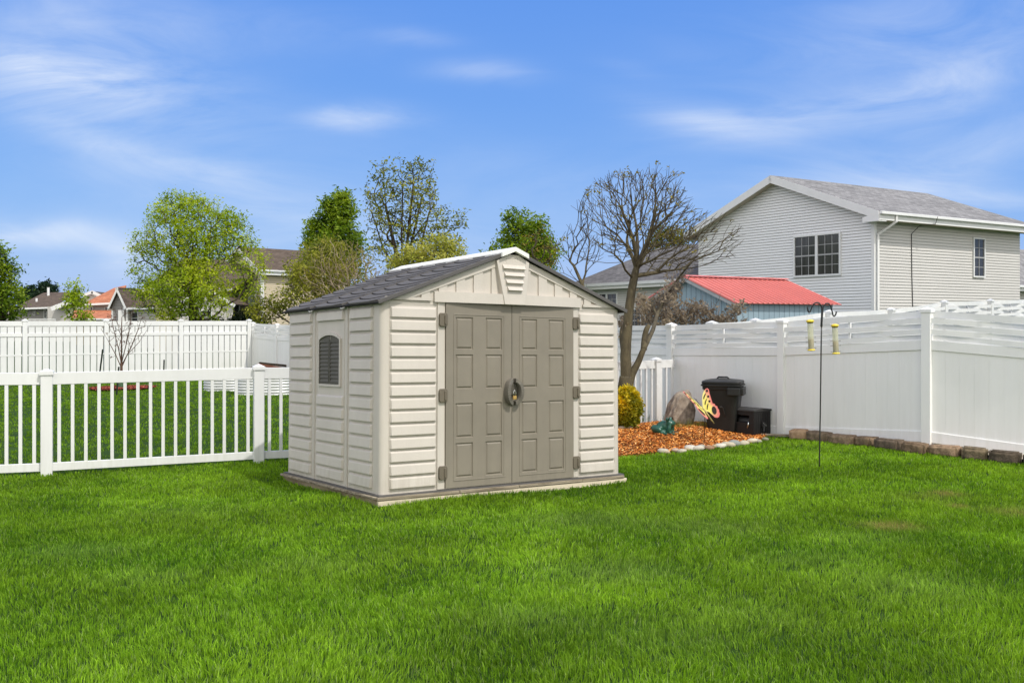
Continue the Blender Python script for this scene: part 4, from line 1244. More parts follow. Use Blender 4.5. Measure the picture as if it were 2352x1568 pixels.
for i, (xa, xb, ya, yb) in enumerate(blk):
    pa = ((1900 + xa / 3.137) / 1.0629, (680 + (yb - (8 if i else 0)) / 3.137) / 1.0629); pb = ((1900 + xb / 3.137) / 1.0629, (680 + yb / 3.137) / 1.0629)
    sl_ = .135
    ga = ground_at(pa[0], pa[1] - (pb[0] - pa[0]) * sl_ / 2 + 3); gb = ground_at(pb[0], pb[1] + 3)
    d = (gb - ga); ln = d.length; ctr = (ga + gb) / 2
    o = stone_o = None
    bm = bmesh.new(); bmesh.ops.create_cube(bm, size=1); bmesh.ops.bevel(bm, geom=bm.edges[:], offset=.09, segments=2, affect='EDGES'); bmesh.ops.subdivide_edges(bm, edges=bm.edges[:], cuts=3, use_grid_fill=True)
    rr = random.Random(40 + i); ph = [(Vector((rr.gauss(0, 1), rr.gauss(0, 1), rr.gauss(0, 1))).normalized() * rr.uniform(4, 16), rr.uniform(0, 6)) for _ in range(14)]
    hgt = .155 * rr.uniform(.88, 1.08); rr_w = rr.uniform(0, .03)
    for v in bm.verts:
        q = v.co.copy(); k = sum(math.sin(q.dot(dd) + oo) / dd.length for dd, oo in ph) * (.02 if i == 0 else .055)
        nq = q.normalized()
        v.co = Vector(((q.x + nq.x * k * .6) * ln * (.985 - rr_w), (q.y + nq.y * k * 1.4) * .20, (q.z + nq.z * k) * hgt))
    me = bpy.data.meshes.new('edging_block'); bm.to_mesh(me); bm.free(); me.materials.append(BKM[min(i, 8)])
    me.polygons.foreach_set('use_smooth', [True] * len(me.polygons))
    o = bpy.data.objects.new('edging_block', me); C.objects.link(o)
    o.location = (ctr.x + .055, ctr.y + .085, ctr.z + .07); o.rotation_euler = (rr.uniform(-.05, .05), -math.atan2(d.z, math.hypot(d.x, d.y)) + rr.uniform(-.045, .045), math.atan2(d.y, d.x) + rr.uniform(-.09, .09))
    tag(o, bl_lab[i], 'edging block', 'stone blocks edging the lawn by the white fence')
# gravel strip between blocks and fence
gpoly = [(4.05, 14.62), (blocks_line[0].x + .12, blocks_line[0].y + .10), (blocks_line[1].x + .1, blocks_line[1].y + .12), (blocks_line[2].x + .1, blocks_line[2].y + .12), (8.4, 10.75), (8.6, 11.0), (P3.x, P3.y + .1), (P2.x + .05, P2.y + .12), (P1.x + .05, P1.y + .1), (3.7, 15.5)]


def gravel_z(x, y):
    x = np.atleast_1d(x); y = np.atleast_1d(y)
    return np.interp(y, [10.5, 11.6, 12.96, 14.9, 16], [-.44, -.36, .235 - SL * 12.96, .165 - SL * 14.9, -.45])


gv = MB(); gv.v = [(x, y, float(gravel_z(x, y)[0])) for x, y in gpoly]; gv.f = [(0, 1, 9), (1, 8, 9), (1, 2, 7, 8), (2, 3, 6, 7), (3, 4, 5, 6)]
tag(gv.build('gravel_strip', mat('gravel_base', (.30, .24, .18), .95, 0, 60, .8, 120, col2=(.55, .47, .38))), 'strip of beige gravel along the foot of the white fence', 'gravel', kind='stuff')
chips('gravel', 'small beige gravel pieces along the foot of the white fence', 9000, gravel_z, gpoly, (3.6, 8.6, 10.5, 15.6), .03, [(.6, .5, .4), (.7, .62, .52), (.45, .36, .28), (.62, .45, .34), (.75, .72, .66)], cat='gravel')
# flat dark timber piece between mulch and first block
q = ground_at(1795, 1006)
tag(MB().box((-.28, -.04, 0), (.2, .05, .03)).build('timber_scrap', WOODW, bevel=.006), 'flat weathered timber piece lying at the foot of the fence post', 'timber')
o = bpy.data.objects['timber_scrap']; o.location = (q.x, q.y + .1, q.z + .02); o.rotation_euler = (0, 0, R(-12))

# ------------------------------------------------------------------ shepherd hook and feeders
HYd = 11.3
hk0 = ground_at(1882, 1074); HYd = hk0.y
hook = thing('shepherd_hook', 'black double shepherd hook pole standing in the lawn', 'feeder pole', hk0)


def hp(px, py, dy=0): return at(px, py, HYd + dy) - hk0


rad = .0085
MB().tube([hp(1882, 1085), hp(1882, 1060), hp(1884, 950), hp(1886, 800), hp(1887, 742)], rad, 8).build('pole', BLACKM, hook, smooth=True)


def curve(pts, n=5):
    P = [Vector(p) for p in pts]; o = []
    for i in range(len(P) - 1):
        p0 = P[max(i - 1, 0)]; p1 = P[i]; p2 = P[i + 1]; p3 = P[min(i + 2, len(P) - 1)]
        for k in range(n):
            t = k / n
            o.append(.5 * ((2 * p1) + (-p0 + p2) * t + (2 * p0 - 5 * p1 + 4 * p2 - p3) * t * t + (-p0 + 3 * p1 - 3 * p2 + p3) * t ** 3))
    return o + [P[-1]]


def zz(x, y, dy=0): return hp((1950 + x / 9.8) / 1.0629, (720 + y / 9.8) / 1.0629, dy)


MB().tube(curve([zz(532, 760), zz(545, 500), zz(552, 330), zz(520, 230), zz(435, 182), zz(350, 230), zz(300, 330), zz(275, 395), zz(240, 405), zz(215, 350), zz(205, 275)]), .0085, 8).build('hook_arm', BLACKM, hook, smooth=True)
MB().tube(curve([zz(552, 760, -.02), zz(566, 500, -.02), zz(580, 320, -.02), zz(625, 230, -.02), zz(690, 200, -.02), zz(755, 250, -.02), zz(795, 380, -.02), zz(820, 480, -.02), zz(850, 505, -.02), zz(880, 470, -.02), zz(905, 395, -.02)]), .0085, 8).build('hook_arm', BLACKM, hook, smooth=True)
YEL = mat('yellow_plastic', (.78, .58, .06), .4, .05, 10)
SEED = mat('bird_seed', (.16, .085, .025), .9, 0, 160, .8, 200, col2=(.42, .26, .09))
mt = bpy.data.materials.new('clear_tube'); mt.use_nodes = True
nn_ = mt.node_tree.nodes; ll_ = mt.node_tree.links
pb_ = nn_['Principled BSDF']; pb_.inputs['Base Color'].default_value = (.66, .66, .50, 1); pb_.inputs['Roughness'].default_value = .25
tb = nn_.new('ShaderNodeBsdfTransparent'); tb.inputs[0].default_value = (.95, .95, .87, 1); mx_ = nn_.new('ShaderNodeMixShader'); mx_.inputs[0].default_value = .42
ns_ = nn_.new('ShaderNodeTexNoise'); ns_.inputs['Scale'].default_value = 18; mr_ = nn_.new('ShaderNodeMapRange'); mr_.inputs[3].default_value = .34; mr_.inputs[4].default_value = .55
ll_.new(ns_.outputs['Fac'], mr_.inputs[0]); ll_.new(mr_.outputs[0], mx_.inputs[0])
ll_.new(tb.outputs[0], mx_.inputs[1]); ll_.new(pb_.outputs[0], mx_.inputs[2]); ll_.new(mx_.outputs[0], nn_['Material Output'].inputs['Surface'])
for (cx, ytop, ybot, hy, sd, lab, hx) in ((270, 585, 1330, 405, .30, 'yellow capped tube feeder on the higher hook, seed packed evenly at its base', 258), (862, 690, 1410, 505, .34, 'yellow capped tube feeder on the lower hook, with dark seed at the bottom', 845)):
    tp = zz(cx, ytop) + hk0; bt = zz(cx + 30, ybot) + hk0; H = tp.z - bt.z
    fd = thing('bird_feeder', lab, 'bird feeder', bt, 0, 'seed feeders on the double hook')
    tilt = math.atan2((zz(cx + 30, ybot) - zz(cx, ytop)).x, H)
    fd.rotation_euler = (0, -tilt, 0)
    MB().lathe([(.004, -.004), (.044, .0), (.046, .010), (.036, .017), (.032, .018)], 18).build('tray', YEL, fd, smooth=True)
    MB().lathe([(.0335, .018), (.0335, H - .040)], 18, cap=False).build('seed_tube', mt, fd, smooth=True)
    MB().lathe([(.001, .019), (.0315, .019), (.0315, .02 + H * sd), (.02, .028 + H * sd), (.001, .03 + H * sd)], 16).build('seed', SEED, fd, smooth=True)
    MB().lathe([(.034, H - .045), (.036, H - .034)], 16).build('collar', mat('olive_ring', (.10, .09, .03), .6), fd)
    MB().lathe([(.036, H - .0335), (.046, H - .025), (.042, H - .010), (.022, H - .002), (.004, H)], 18).build('cap', YEL, fd, smooth=True)
    pr = MB()
    for zz_ in (.028, .10, .155): pr.tube([(-.062, 0, zz_), (.062, 0, zz_)], .0028, 6)
    pr.build('perch', mat('perch_brown', (.10, .08, .05), .6), fd)
    top = zz(hx, hy - 4) + hk0 - bt
    wr = MB()
    for s in (-1, 1): wr.tube([(s * .036, 0, H - .028), (s * .034, 0, H + .03), (s * .004 + top.x * .5 + .0, 0, top.z)], .0012, 4)
    wr.build('wire', STEEL, fd)

# ------------------------------------------------------------------ trees


def mst_tree(skel, targets, bf=.35, jit=.07):
    """grow: nodes from given limbs (list of polylines, first starts at ground), then attach targets by a balanced spanning tree"""
    pos = []; par = []; pl = []
    for line in skel:
        line = [np.array(p, float) for p in line]
        if pos:
            d = np.linalg.norm(np.array(pos) - line[0], axis=1); j = int(d.argmin()); st = 0 if d[j] > .02 else 1
            prev = j
        else: st = 0; prev = -1
        for p in line[st:]:
            par.append(prev); pl.append((pl[prev] + np.linalg.norm(p - pos[prev])) if prev >= 0 else 0); pos.append(p); prev = len(pos) - 1
    n0 = len(pos)
    T = np.array(targets); M = len(T)
    best = np.full(M, 1e18); bp_ = np.zeros(M, int); done = np.zeros(M, bool)

    def upd(i):
        c = np.linalg.norm(T - pos[i], axis=1)
        c = c + bf * (pl[i] + c)
        # prefer to grow outward and upward
        c = c + np.maximum(0, (pos[i][2] - T[:, 2])) * .7
        m_ = (c < best) & ~done
        best[m_] = c[m_]; bp_[m_] = i
    for i in range(n0): upd(i)
    for _ in range(M):
        k = int(np.where(done, 1e18, best).argmin()); done[k] = True
        i = bp_[k]; d = np.linalg.norm(T[k] - pos[i])
        p0 = pos[i]; prev = i
        segs = 2 if d > .25 else 1
        for s in range(1, segs + 1):
            q = p0 + (T[k] - p0) * s / segs
            if s < segs: q = q + rng.normal(0, jit * d, 3) * np.array((1, 1, .6)) + np.array((0, 0, -.05 * d))
            par.append(prev); pl.append(pl[prev] + np.linalg.norm(q - pos[prev])); pos.append(q); prev = len(pos) - 1
            upd(prev)
    return np.array(pos), np.array(par), n0


def tree_mesh(pos, par, rtip, rbase, expo=2.3, minr=None, kexp=1.15, nline=0, taper=0):
    n = len(pos); cnt = np.zeros(n); kids = [[] for _ in range(n)]
    for i in range(n):
        if par[i] >= 0: kids[par[i]].append(i)
    for i in range(n - 1, -1, -1):
        if not kids[i]: cnt[i] = 1
        if par[i] >= 0: cnt[par[i]] += cnt[i]
    # par index always lower than child index
    rad = rtip * cnt ** (1 / expo); sc = rbase / rad[0]
    k = np.log(cnt) / max(1e-6, np.log(cnt[0]))
    rad = rtip * (rbase / rtip) ** (k ** kexp)
    for i in range(nline): rad[i] *= 1 - taper * (i / max(1, nline - 1)) ** .8
    if nline:
        for i in range(nline, n): rad[i] = min(rad[i], rad[par[i]])
    mb = MB(); used = set()
    for i in range(n):
        if par[i] < 0 or (par[i] >= 0 and kids[par[i]] and max(kids[par[i]], key=lambda c: cnt[c]) != i):
            ch = [par[i], i] if par[i] >= 0 else [i]
            j = i
            while kids[j]:
                j = max(kids[j], key=lambda c: cnt[c]); ch.append(j)
            rr = [rad[c] for c in ch]
            if par[i] >= 0: rr[0] = min(rad[i] * 1.15, rad[par[i]])
            pts = [Vector(pos[c]) for c in ch]
            if len(pts) > 1:
                rr[-1] *= .6
                mb.tube(pts, rr, 7 if rr[0] > .03 else (5 if rr[0] > .012 else 3), cap=False)
    tips = [i for i in range(n) if not kids[i]]
    return mb, tips, cnt, rad


def ellip(n, c, r, shell=.0, flat=0):
    p = rng.normal(size=(n, 3)); p /= np.linalg.norm(p, axis=1)[:, None]
    p *= (shell + (1 - shell) * rng.random((n, 1))) ** (1 / 3)
    return np.array(c) + p * np.array(r)


def leaves(name, centers, per, rad, size, cols, parent, tint_noise=.6, up=.35, droop=0, sub=None, m=LEAF, vary=None, kind=None, clump=.8, low=None):
    cs = np.repeat(np.asarray(centers, float), per, 0); n = len(cs)
    off = rng.normal(size=(n, 3)) * rad * np.array((1, 1, .8)); off[:, 2] -= droop * rng.random(n)
    P = cs + off
    nrm = rng.normal(size=(n, 3)); nrm[:, 2] = np.abs(nrm[:, 2]) + up; nrm /= np.linalg.norm(nrm, axis=1)[:, None]
    t = rng.normal(size=(n, 3)); t -= nrm * (t * nrm).sum(1)[:, None]; t /= np.linalg.norm(t, axis=1)[:, None]
    b = np.cross(nrm, t)
    s = size * (.6 + .8 * rng.random(n))[:, None]
    V = np.stack([P - t * s, P + b * s * .42, P + t * s, P - b * s * .42], 1)
    cc = np.array(cols); k = len(cc)
    cl = vnoise(P[:, 0] * 1.0 + P[:, 2] * .7, P[:, 1] + P[:, 2] * .9, clump, 21)
    f = np.clip(.5 + (cl - .5) * 1.2 + rng.normal(0, .22 * tint_noise / .6, n), 0, .999) * (k - 1)
    i0 = np.floor(f).astype(int); fr = (f - i0)[:, None]
    col = cc[i0] * (1 - fr) + cc[np.minimum(i0 + 1, k - 1)] * fr
    col = col * (.8 + .4 * rng.random(n))[:, None]
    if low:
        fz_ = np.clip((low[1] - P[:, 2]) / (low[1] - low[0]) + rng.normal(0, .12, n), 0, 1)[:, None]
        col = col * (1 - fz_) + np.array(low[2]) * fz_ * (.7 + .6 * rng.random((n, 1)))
    o = quads_mesh(name, V, m, parent, col)
    return o


def rel(pts, o): return [np.array(p, float) - np.array(o, float) for p in pts]


def make_tree(name, label, cat, base, skel, targets, rtip, rbase, barkm, leafspec, group=None, bf=.35, jit=.07, kexp=1.15, taper=0, relax=0, extra=()):
    t = thing(name, label, cat, base, 0, group)
    b = np.array(base)
    pos, par, n0 = mst_tree([[np.array(p) - b for p in l] for l in skel], np.asarray(targets) - b, bf, jit)
    if relax:
        kid = np.full(len(pos), -1)
        for i in range(len(pos) - 1, -1, -1):
            if par[i] >= 0: kid[par[i]] = i
        for _ in range(relax):
            mv = np.array([i for i in range(n0, len(pos)) if kid[i] >= 0])
            pos[mv] = .4 * pos[mv] + .3 * pos[par[mv]] + .3 * pos[kid[mv]]
    mb, tips, cnt, rad = tree_mesh(pos, par, rtip, rbase, kexp=kexp, nline=len(skel[0]) if taper else 0, taper=taper)
    for (ep, er) in extra: mb.tube([Vector(np.array(p) - b) for p in curve(ep, 4)], np.interp(np.linspace(0, 1, (len(ep) - 1) * 4 + 1), np.linspace(0, 1, len(er)), er), 8)
    mb.build('trunk', barkm, t, smooth=True)
    if leafspec:
        fine = pos[[i for i in range(len(pos)) if cnt[i] <= leafspec.get('maxcnt', 3)]]
        if 'keep' in leafspec: fine = fine[rng.random(len(fine)) < leafspec['keep']]
        leaves('crown', fine, leafspec['per'], leafspec['rad'], leafspec['size'], leafspec['cols'], t, droop=leafspec.get('droop', 0), clump=leafspec.get('clump', .8), up=leafspec.get('up', .35))
    return t, pos + b, cnt


def box_ell(px0, px1, py0, py1, Y, n, dr=.8, shell=.0):
    a = at(px0, py0, Y); b = at(px1, py1, Y); c = (a + b) / 2; rx = abs(b.x - a.x) / 2; rz = abs(a.z - b.z) / 2
    return ellip(n, c, (rx, rx * dr, rz), shell)


# bare ornamental tree beside the shed
TY = 15.3


def tp_(x, y, dy=0): return at(1279.5 + x / 2.874, 376.3 + y / 2.874, TY + dy)


tb_ = at(1443, 992, TY); tb_.z = mz1(tb_.x, tb_.y) - .05
skel = [[tb_, tp_(465, 1560), tp_(455, 1400), tp_(450, 1270), tp_(455, 1180), tp_(466, 1040), tp_(478, 930), tp_(492, 830), tp_(510, 740), tp_(522, 690)],
        [tp_(522, 690), tp_(500, 620), tp_(470, 560, .1), tp_(400, 470, .15), tp_(330, 420, .2), tp_(240, 375, .2), tp_(160, 325, .2), tp_(90, 275, .25)],
        [tp_(522, 690), tp_(520, 600, -.1), tp_(500, 490, -.2), tp_(460, 390, -.3), tp_(420, 290, -.3), tp_(370, 190, -.3)],
        [tp_(522, 690), tp_(532, 560, .15), tp_(525, 420, .3), tp_(500, 290, .4), tp_(480, 140, .4)],
        [tp_(522, 690), tp_(565, 600), tp_(600, 500, .1), tp_(632, 380, .2), tp_(650, 260, .2), tp_(690, 170, .2), tp_(735, 95, .2), tp_(775, 30, .2)],
        [tp_(565, 600), tp_(640, 430, -.3), tp_(720, 370, -.5), tp_(820, 330, -.6), tp_(930, 295, -.7)],
        [tp_(565, 600), tp_(640, 545, .3), tp_(760, 520, .5), tp_(880, 470, .6)],
        [tp_(505, 760), tp_(450, 700, -.2), tp_(430, 650, -.3), tp_(380, 600, -.4), tp_(300, 560, -.5), tp_(210, 500, -.6)],
        [tp_(430, 650, -.3), tp_(330, 655, -.4), tp_(220, 640, -.5), tp_(110, 600, -.6)],
        [tp_(465, 1480), tp_(500, 1385), tp_(535, 1310), tp_(572, 1220), tp_(606, 1150, .2), tp_(636, 1085, .7), tp_(660, 1000, 1.8), tp_(705, 900, 2.3), tp_(765, 815, 2.2), tp_(820, 730, 2.0), tp_(880, 660, 1.6), tp_(940, 590, 1.3), tp_(1020, 500, 1.0), tp_(1080, 410, .8)],
        [tp_(572, 1220), tp_(578, 1150, .1), tp_(590, 1095, .12), tp_(604, 1070, .15)],
        [tp_(880, 660, 1.6), tp_(960, 635, 1.0), tp_(1060, 605, 0), tp_(1150, 565, 0), tp_(1235, 500, 0)],
        [tp_(455, 1200), tp_(430, 1120, .2), tp_(424, 1060, .3)],
        [tb_ + Vector((-.1, .1, .1)), at(1392, 900, TY), at(1370, 780, TY), at(1345, 690, TY), at(1338, 655, TY), at(1318, 610, TY), at(1296, 575, TY), at(1288, 545, TY)]]
nT = []
for (x, y, rx, ry, dd, n) in ((520, 330, 410, 300, .9, 1250), (480, 240, 330, 220, .8, 600), (780, 390, 250, 180, .8, 300), (660, 110, 190, 120, .4, 130), (220, 500, 220, 150, .6, 260), (1010, 490, 240, 190, .5, 320), (760, 620, 190, 110, .7, 220)):
    q = rng.random((n, 2)) * 2 - 1; q = q[(q ** 2).sum(1) < 1]
    for a, b in q:
        X, Yp = x + rx * a, y + ry * b
        if Yp < 760: nT.append(tp_(X, Yp, (rng.random() * 2 - 1) * dd))
for a, b in rng.random((40, 2)) * 2 - 1: nT.append(at(1310 + 38 * a, 598 + 62 * b, TY + .4 * a * b))
bt, bpos, bcnt = make_tree('bare_tree', 'bare forked tree with mossy trunk standing between shed and white fence', 'tree', tb_, skel, nT, .0042, .120, BARKG, None, bf=.9, jit=.02, kexp=1.35, taper=.45, relax=3, extra=[
    ([tp_(468, 1500), tp_(490, 1400), tp_(535, 1310), tp_(572, 1220), tp_(606, 1150, .2), tp_(636, 1085, .7), tp_(660, 1000, 1.8), tp_(705, 900, 2.3), tp_(765, 815, 2.2), tp_(820, 730, 2.0), tp_(880, 660, 1.6)], [.075, .064, .052, .044, .038, .035, .034, .036, .030, .020, .012]),
    ([tp_(572, 1225), tp_(578, 1150, .1), tp_(590, 1095, .12), tp_(606, 1066, .15)], [.052, .048, .044, .036]),
    ([tp_(448, 1300), tp_(430, 1200, .1), tp_(422, 1120, .2), tp_(432, 1060, .3)], [.05, .035, .028, .016]),
    ([tp_(446, 1560), tp_(452, 1480), tp_(455, 1400)], [.16, .13, .10]), ([tp_(660, 1000, 1.8), tp_(640, 960, 2.0), tp_(625, 920, 2.2)], [.03, .02, .01])])
far_tips = bpos[(bcnt <= 2)] - np.array(tb_)
hi = far_tips[rng.random(len(far_tips)) < .055]
leaves('sparse_leaves', hi, 6, .025, .028, [(.20, .17, .03), (.32, .26, .04), (.14, .12, .03)], bt)
# brown dead clusters wrapped round the leaning stem
dl_ = []
for (x, y, rx, ry, n) in ((760, 850, 70, 70, 60), (690, 930, 60, 60, 45), (590, 960, 60, 50, 55), (610, 1030, 70, 45, 60), (730, 1040, 70, 35, 60), (860, 1000, 90, 40, 60), (960, 970, 60, 40, 45), (850, 1040, 60, 20, 30), (1110, 1030, 90, 26, 60), (1190, 960, 55, 26, 40), (1010, 1040, 70, 24, 40), (560, 900, 30, 60, 40), (760, 960, 60, 50, 50), (900, 940, 60, 30, 25), (430, 1040, 20, 60, 18)):
    for a, b in rng.normal(0, .5, (n, 2)): dl_.append(np.array(tp_(x + rx * a, y + ry * b * 1.25, (2.95 if x > 500 and y > 900 else (2.2 if x > 500 else .3)) + .25 * rng.normal())) - np.array(tb_))
leaves('dead_leaves', dl_, 6, .05, .038, [(.09, .068, .045), (.24, .185, .12), (.40, .32, .22)], bt, up=0)
tw = MB()
for _ in range(150):
    x = rng.uniform(540, 1080); y0 = rng.uniform(960, 1120); p0 = tp_(x, y0, 2.95 + .25 * rng.normal()); a = rng.uniform(-1.0, 1.0)
    p = [p0]; L_ = rng.uniform(.15, .45); d = Vector((math.sin(a), rng.normal() * .3, math.cos(a)))
    for k in range(3): d += Vector(rng.normal(0, .25, 3)); p.append(p[-1] + d.normalized() * L_ / 3)
    tw.tube([q - tb_ for q in p], [.006, .005, .004, .002], 4, cap=False)
for _ in range(90):
    t = rng.random(); x = 650 + 190 * t; y0 = 960 - 240 * t; p0 = tp_(x + rng.normal() * 18, y0 + rng.normal() * 18, 2.2 + .12 * rng.normal()); p = [p0]; d = Vector((.5, 0, .6))
    for k in range(4): d = Vector((.5, 0, .7)) + Vector(rng.normal(0, .8, 3)); p.append(p[-1] + d.normalized() * .09)
    tw.tube([q - tb_ for q in p], [.006, .006, .005, .004, .002], 4, cap=False)
tw.build('dead_vine', bark('grey_vine', (.10, .08, .065), (.24, .20, .165)), bt)

# yellow shrub beside the shed
sq = ground_at(1440, 985, mz1)
ysh = thing('golden_shrub', 'rounded golden yellow conifer shrub growing tight against the shed', 'shrub', sq)
cen = ellip(420, (0, .0, .33), (.21, .2, .33), .35)
sk = MB()
for c in cen[:60]: sk.tube([(0, 0, 0), Vector(c) * .6 + Vector((0, 0, .02)), c], [.012, .006, .002], 4, cap=False)
sk.build('stem', BARKD, ysh)
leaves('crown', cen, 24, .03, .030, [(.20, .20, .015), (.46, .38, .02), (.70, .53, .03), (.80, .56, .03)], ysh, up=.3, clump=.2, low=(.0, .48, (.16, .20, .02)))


# trees beyond the fences
def crown_tree(name, label, cat, px_trunk, Y, zbase, ells, rtip, rbase, barkm, spec, trunk_top=None, bf=.3, stems=None, group=None, lean=0, jit=.07, relax=0):
    b = at(px_trunk, 800, Y); b.z = zbase
    T = np.concatenate([box_ell(*e) for e in ells])
    top = trunk_top or (T[:, 2].max() * .55 + zbase * .45)
    sk = stems or [[b, b + Vector((.05, 0, (top - b.z) * .35)), b + Vector((-.04 + lean * .5, .05, (top - b.z) * .7)), Vector((b.x + lean, b.y, top))]]
    return make_tree(name, label, cat, b, sk, T, rtip, rbase, barkm, spec, group, bf, jit=jit, relax=relax)


LG = [(.13, .20, .012), (.25, .35, .018), (.37, .47, .028), (.48, .53, .04)]
GRP = None
crown_tree('spring_tree', 'airy light green tree with dark trunk rising over the board fence', 'tree', 440, 37, -.5,
           [(330, 545, 445, 620, 37, 330, .8), (290, 420, 560, 720, 37, 130, .8), (350, 470, 438, 520, 37, 90, .8), (480, 580, 475, 600, 37, 130, .8), (520, 615, 540, 690, 37, 90, .7), (320, 540, 620, 745, 36.5, 300, .8), (300, 360, 520, 620, 37, 40, .6), (370, 530, 500, 690, 36.4, 200, .5), (400, 500, 600, 700, 36.0, 90, .4)],
           .010, .16, BARKD, dict(per=23, rad=.14, size=.055, cols=LG, maxcnt=3, droop=.06, keep=.9), lean=.1)
DG = [(.045, .085, .010), (.11, .185, .016), (.19, .28, .022), (.28, .36, .03)]
crown_tree('dense_tree', 'dense pointed dark green tree left of the tall sparse one', 'tree', 770, 45, -.4,
           [(735, 815, 440, 545, 45, 130, .9), (700, 840, 500, 640, 45, 260, .9), (705, 750, 495, 580, 45, 60, .9), (770, 800, 438, 480, 45, 30, .7)],
           .012, .2, BARKD, dict(per=26, rad=.19, size=.095, cols=DG, maxcnt=4)) [0]['label'] = 'dense pointed dark green tree next to the tall sparse one'
b = at(925, 800, 42); b.z = -.4
stm = [[b, b + Vector((0, 0, 1.5)), at(925, 640, 42)], [at(925, 640, 42), at(905, 560, 42), at(885, 470, 42), at(880, 380, 42)], [at(925, 640, 42), at(922, 540, 41.7), at(925, 440, 41.6), at(918, 362, 41.6)],
       [at(925, 640, 42), at(945, 560, 42.4), at(965, 470, 42.5), at(998, 370, 42.5)], [at(925, 640, 42), at(880, 570, 42.5), at(855, 490, 42.7), at(842, 420, 42.7)],
       [at(925, 640, 42), at(965, 570, 41.8), at(985, 490, 41.6), at(1000, 420, 41.6)], [at(925, 640, 42), at(980, 580, 42.3), at(1030, 530, 42.5), at(1075, 485, 42.5)], [at(925, 640, 42), at(940, 520, 42), at(950, 420, 42), at(945, 375, 42)]]
OL = [(.10, .12, .02), (.19, .21, .03), (.28, .30, .04), (.38, .37, .06)]
crown_tree('sparse_tree', 'tallest tree with upright bare stems and thin olive leaves', 'tree', 925, 42, -.4,
           [(835, 930, 365, 560, 42, 170, .8), (900, 1010, 358, 580, 42, 190, .8), (960, 1080, 460, 600, 42, 80, .7), (840, 1000, 480, 620, 42, 130, .8)],
           .011, .17, BARKD, dict(per=9, rad=.12, size=.075, cols=OL, maxcnt=2), stems=stm)
crown_tree('round_tree', 'twin topped mid green tree behind the shed ridge', 'tree', 1195, 46, -.4,
           [(1145, 1235, 480, 610, 46, 150, .9), (1115, 1290, 540, 650, 46, 220, .9), (1215, 1265, 500, 600, 46, 60, .9)],
           .012, .2, BARKD, dict(per=24, rad=.19, size=.09, cols=DG, maxcnt=4))
b = at(1245, 800, 44); b.z = -.4
crown_tree('rusty_tree', 'thin tree with yellowish leaves against the twin topped green one', 'tree', 1235, 43, -.4, [(1190, 1290, 520, 640, 43, 90, .8)], .011, .12, BARKD, dict(per=8, rad=.13, size=.07, cols=[(.10, .09, .02), (.2, .16, .03), (.34, .24, .04)], maxcnt=2, keep=.55))
crown_tree('edge_tree', 'dark green tree cut by the picture edge beside the distant decked house', 'tree', 5, 41, -.5,
           [(-60, 42, 580, 700, 41, 170, .9), (-70, 55, 640, 745, 41, 200, .9), (-30, 22, 560, 640, 41, 40, .8)], .012, .16, BARKD, dict(per=18, rad=.17, size=.085, cols=DG, maxcnt=4))
crown_tree('young_tree', 'slender young tree with pale green leaves before the orange roof', 'tree', 172, 36, -.5,
           [(145, 200, 665, 742, 36, 90, .9), (155, 192, 640, 690, 36, 25, .8), (160, 215, 715, 745, 36, 40, .8)], .007, .045, BARKD, dict(per=12, rad=.12, size=.062, cols=LG, maxcnt=3))
for (px, Y, a, lab) in ((66, 105, (50, 82, 662, 705), 'smaller of two dark conifers behind the distant decked house'), (103, 100, (88, 122, 654, 705), 'larger of two dark conifers behind the distant decked house')):
    crown_tree('conifer_tree', lab, 'tree', px, Y, -.5, [(a[0], a[1], a[2], a[3], Y, 70, .9)], .03, .2, BARKD, dict(per=34, rad=.35, size=.22, cols=[(.008, .022, .012), (.02, .045, .02), (.035, .06, .028)], maxcnt=4), group='dark conifers behind the distant house')
crown_tree('roof_tree', 'green and rust tree showing above the grey wing roof', 'tree', 1535, 60, -.3, [(1490, 1588, 512, 600, 60, 120, .9)], .012, .2, BARKD, dict(per=16, rad=.22, size=.1, cols=[(.08, .10, .015), (.16, .16, .02), (.27, .21, .03)], maxcnt=4))
YG = [(.15, .17, .02), (.28, .30, .04), (.42, .42, .07), (.52, .50, .13)]
crown_tree('yellow_tree', 'pale yellow green bushy tree touching the shed ridge', 'tree', 1010, 38, -.4, [(945, 1078, 540, 640, 38, 240, .8), (890, 1000, 565, 660, 38, 160, .8)], .009, .1, BARKT, dict(per=16, rad=.14, size=.065, cols=YG, maxcnt=4))
# tangled twiggy shrubs behind the board fence
for (px, Y, e, nt_, lab, keep, cols, per) in (
        (800, 36.2, [(680, 905, 575, 720, 36.2, 620, .5), (710, 860, 545, 640, 36.2, 160, .5)], 0, 'tangle of bare tan twigs rising behind the shed roof', .20, [(.13, .12, .025), (.24, .22, .04), (.36, .32, .07)], 7),
        (660, 36.6, [(625, 775, 640, 750, 36.6, 320, .7), (655, 740, 600, 680, 36.6, 110, .7), (570, 640, 680, 745, 36.6, 120, .7)], 0, 'olive shrub spilling over the corner of the white fences', .95, [(.09, .11, .014), (.18, .20, .022), (.28, .30, .035), (.40, .39, .06)], 13),
        (740, 37.6, [(655, 850, 555, 690, 37.6, 380, .7), (690, 800, 545, 620, 37.6, 110, .7)], 0, 'dark olive bush below the pointed green tree', .9, [(.10, .12, .015), (.21, .23, .025), (.34, .34, .045)], 12)):
    crown_tree('wild_shrub', lab, 'shrub', px, Y, -.4, e, .0085 if 'tangle' in lab else .008, .05, BARKW if 'tangle' in lab else BARKT, dict(per=per, rad=.14, size=.062, cols=cols, maxcnt=3, keep=keep), trunk_top=.3, bf=.9 if 'tangle' in lab else .3, **(dict(jit=.02, relax=2) if 'tangle' in lab else {}))
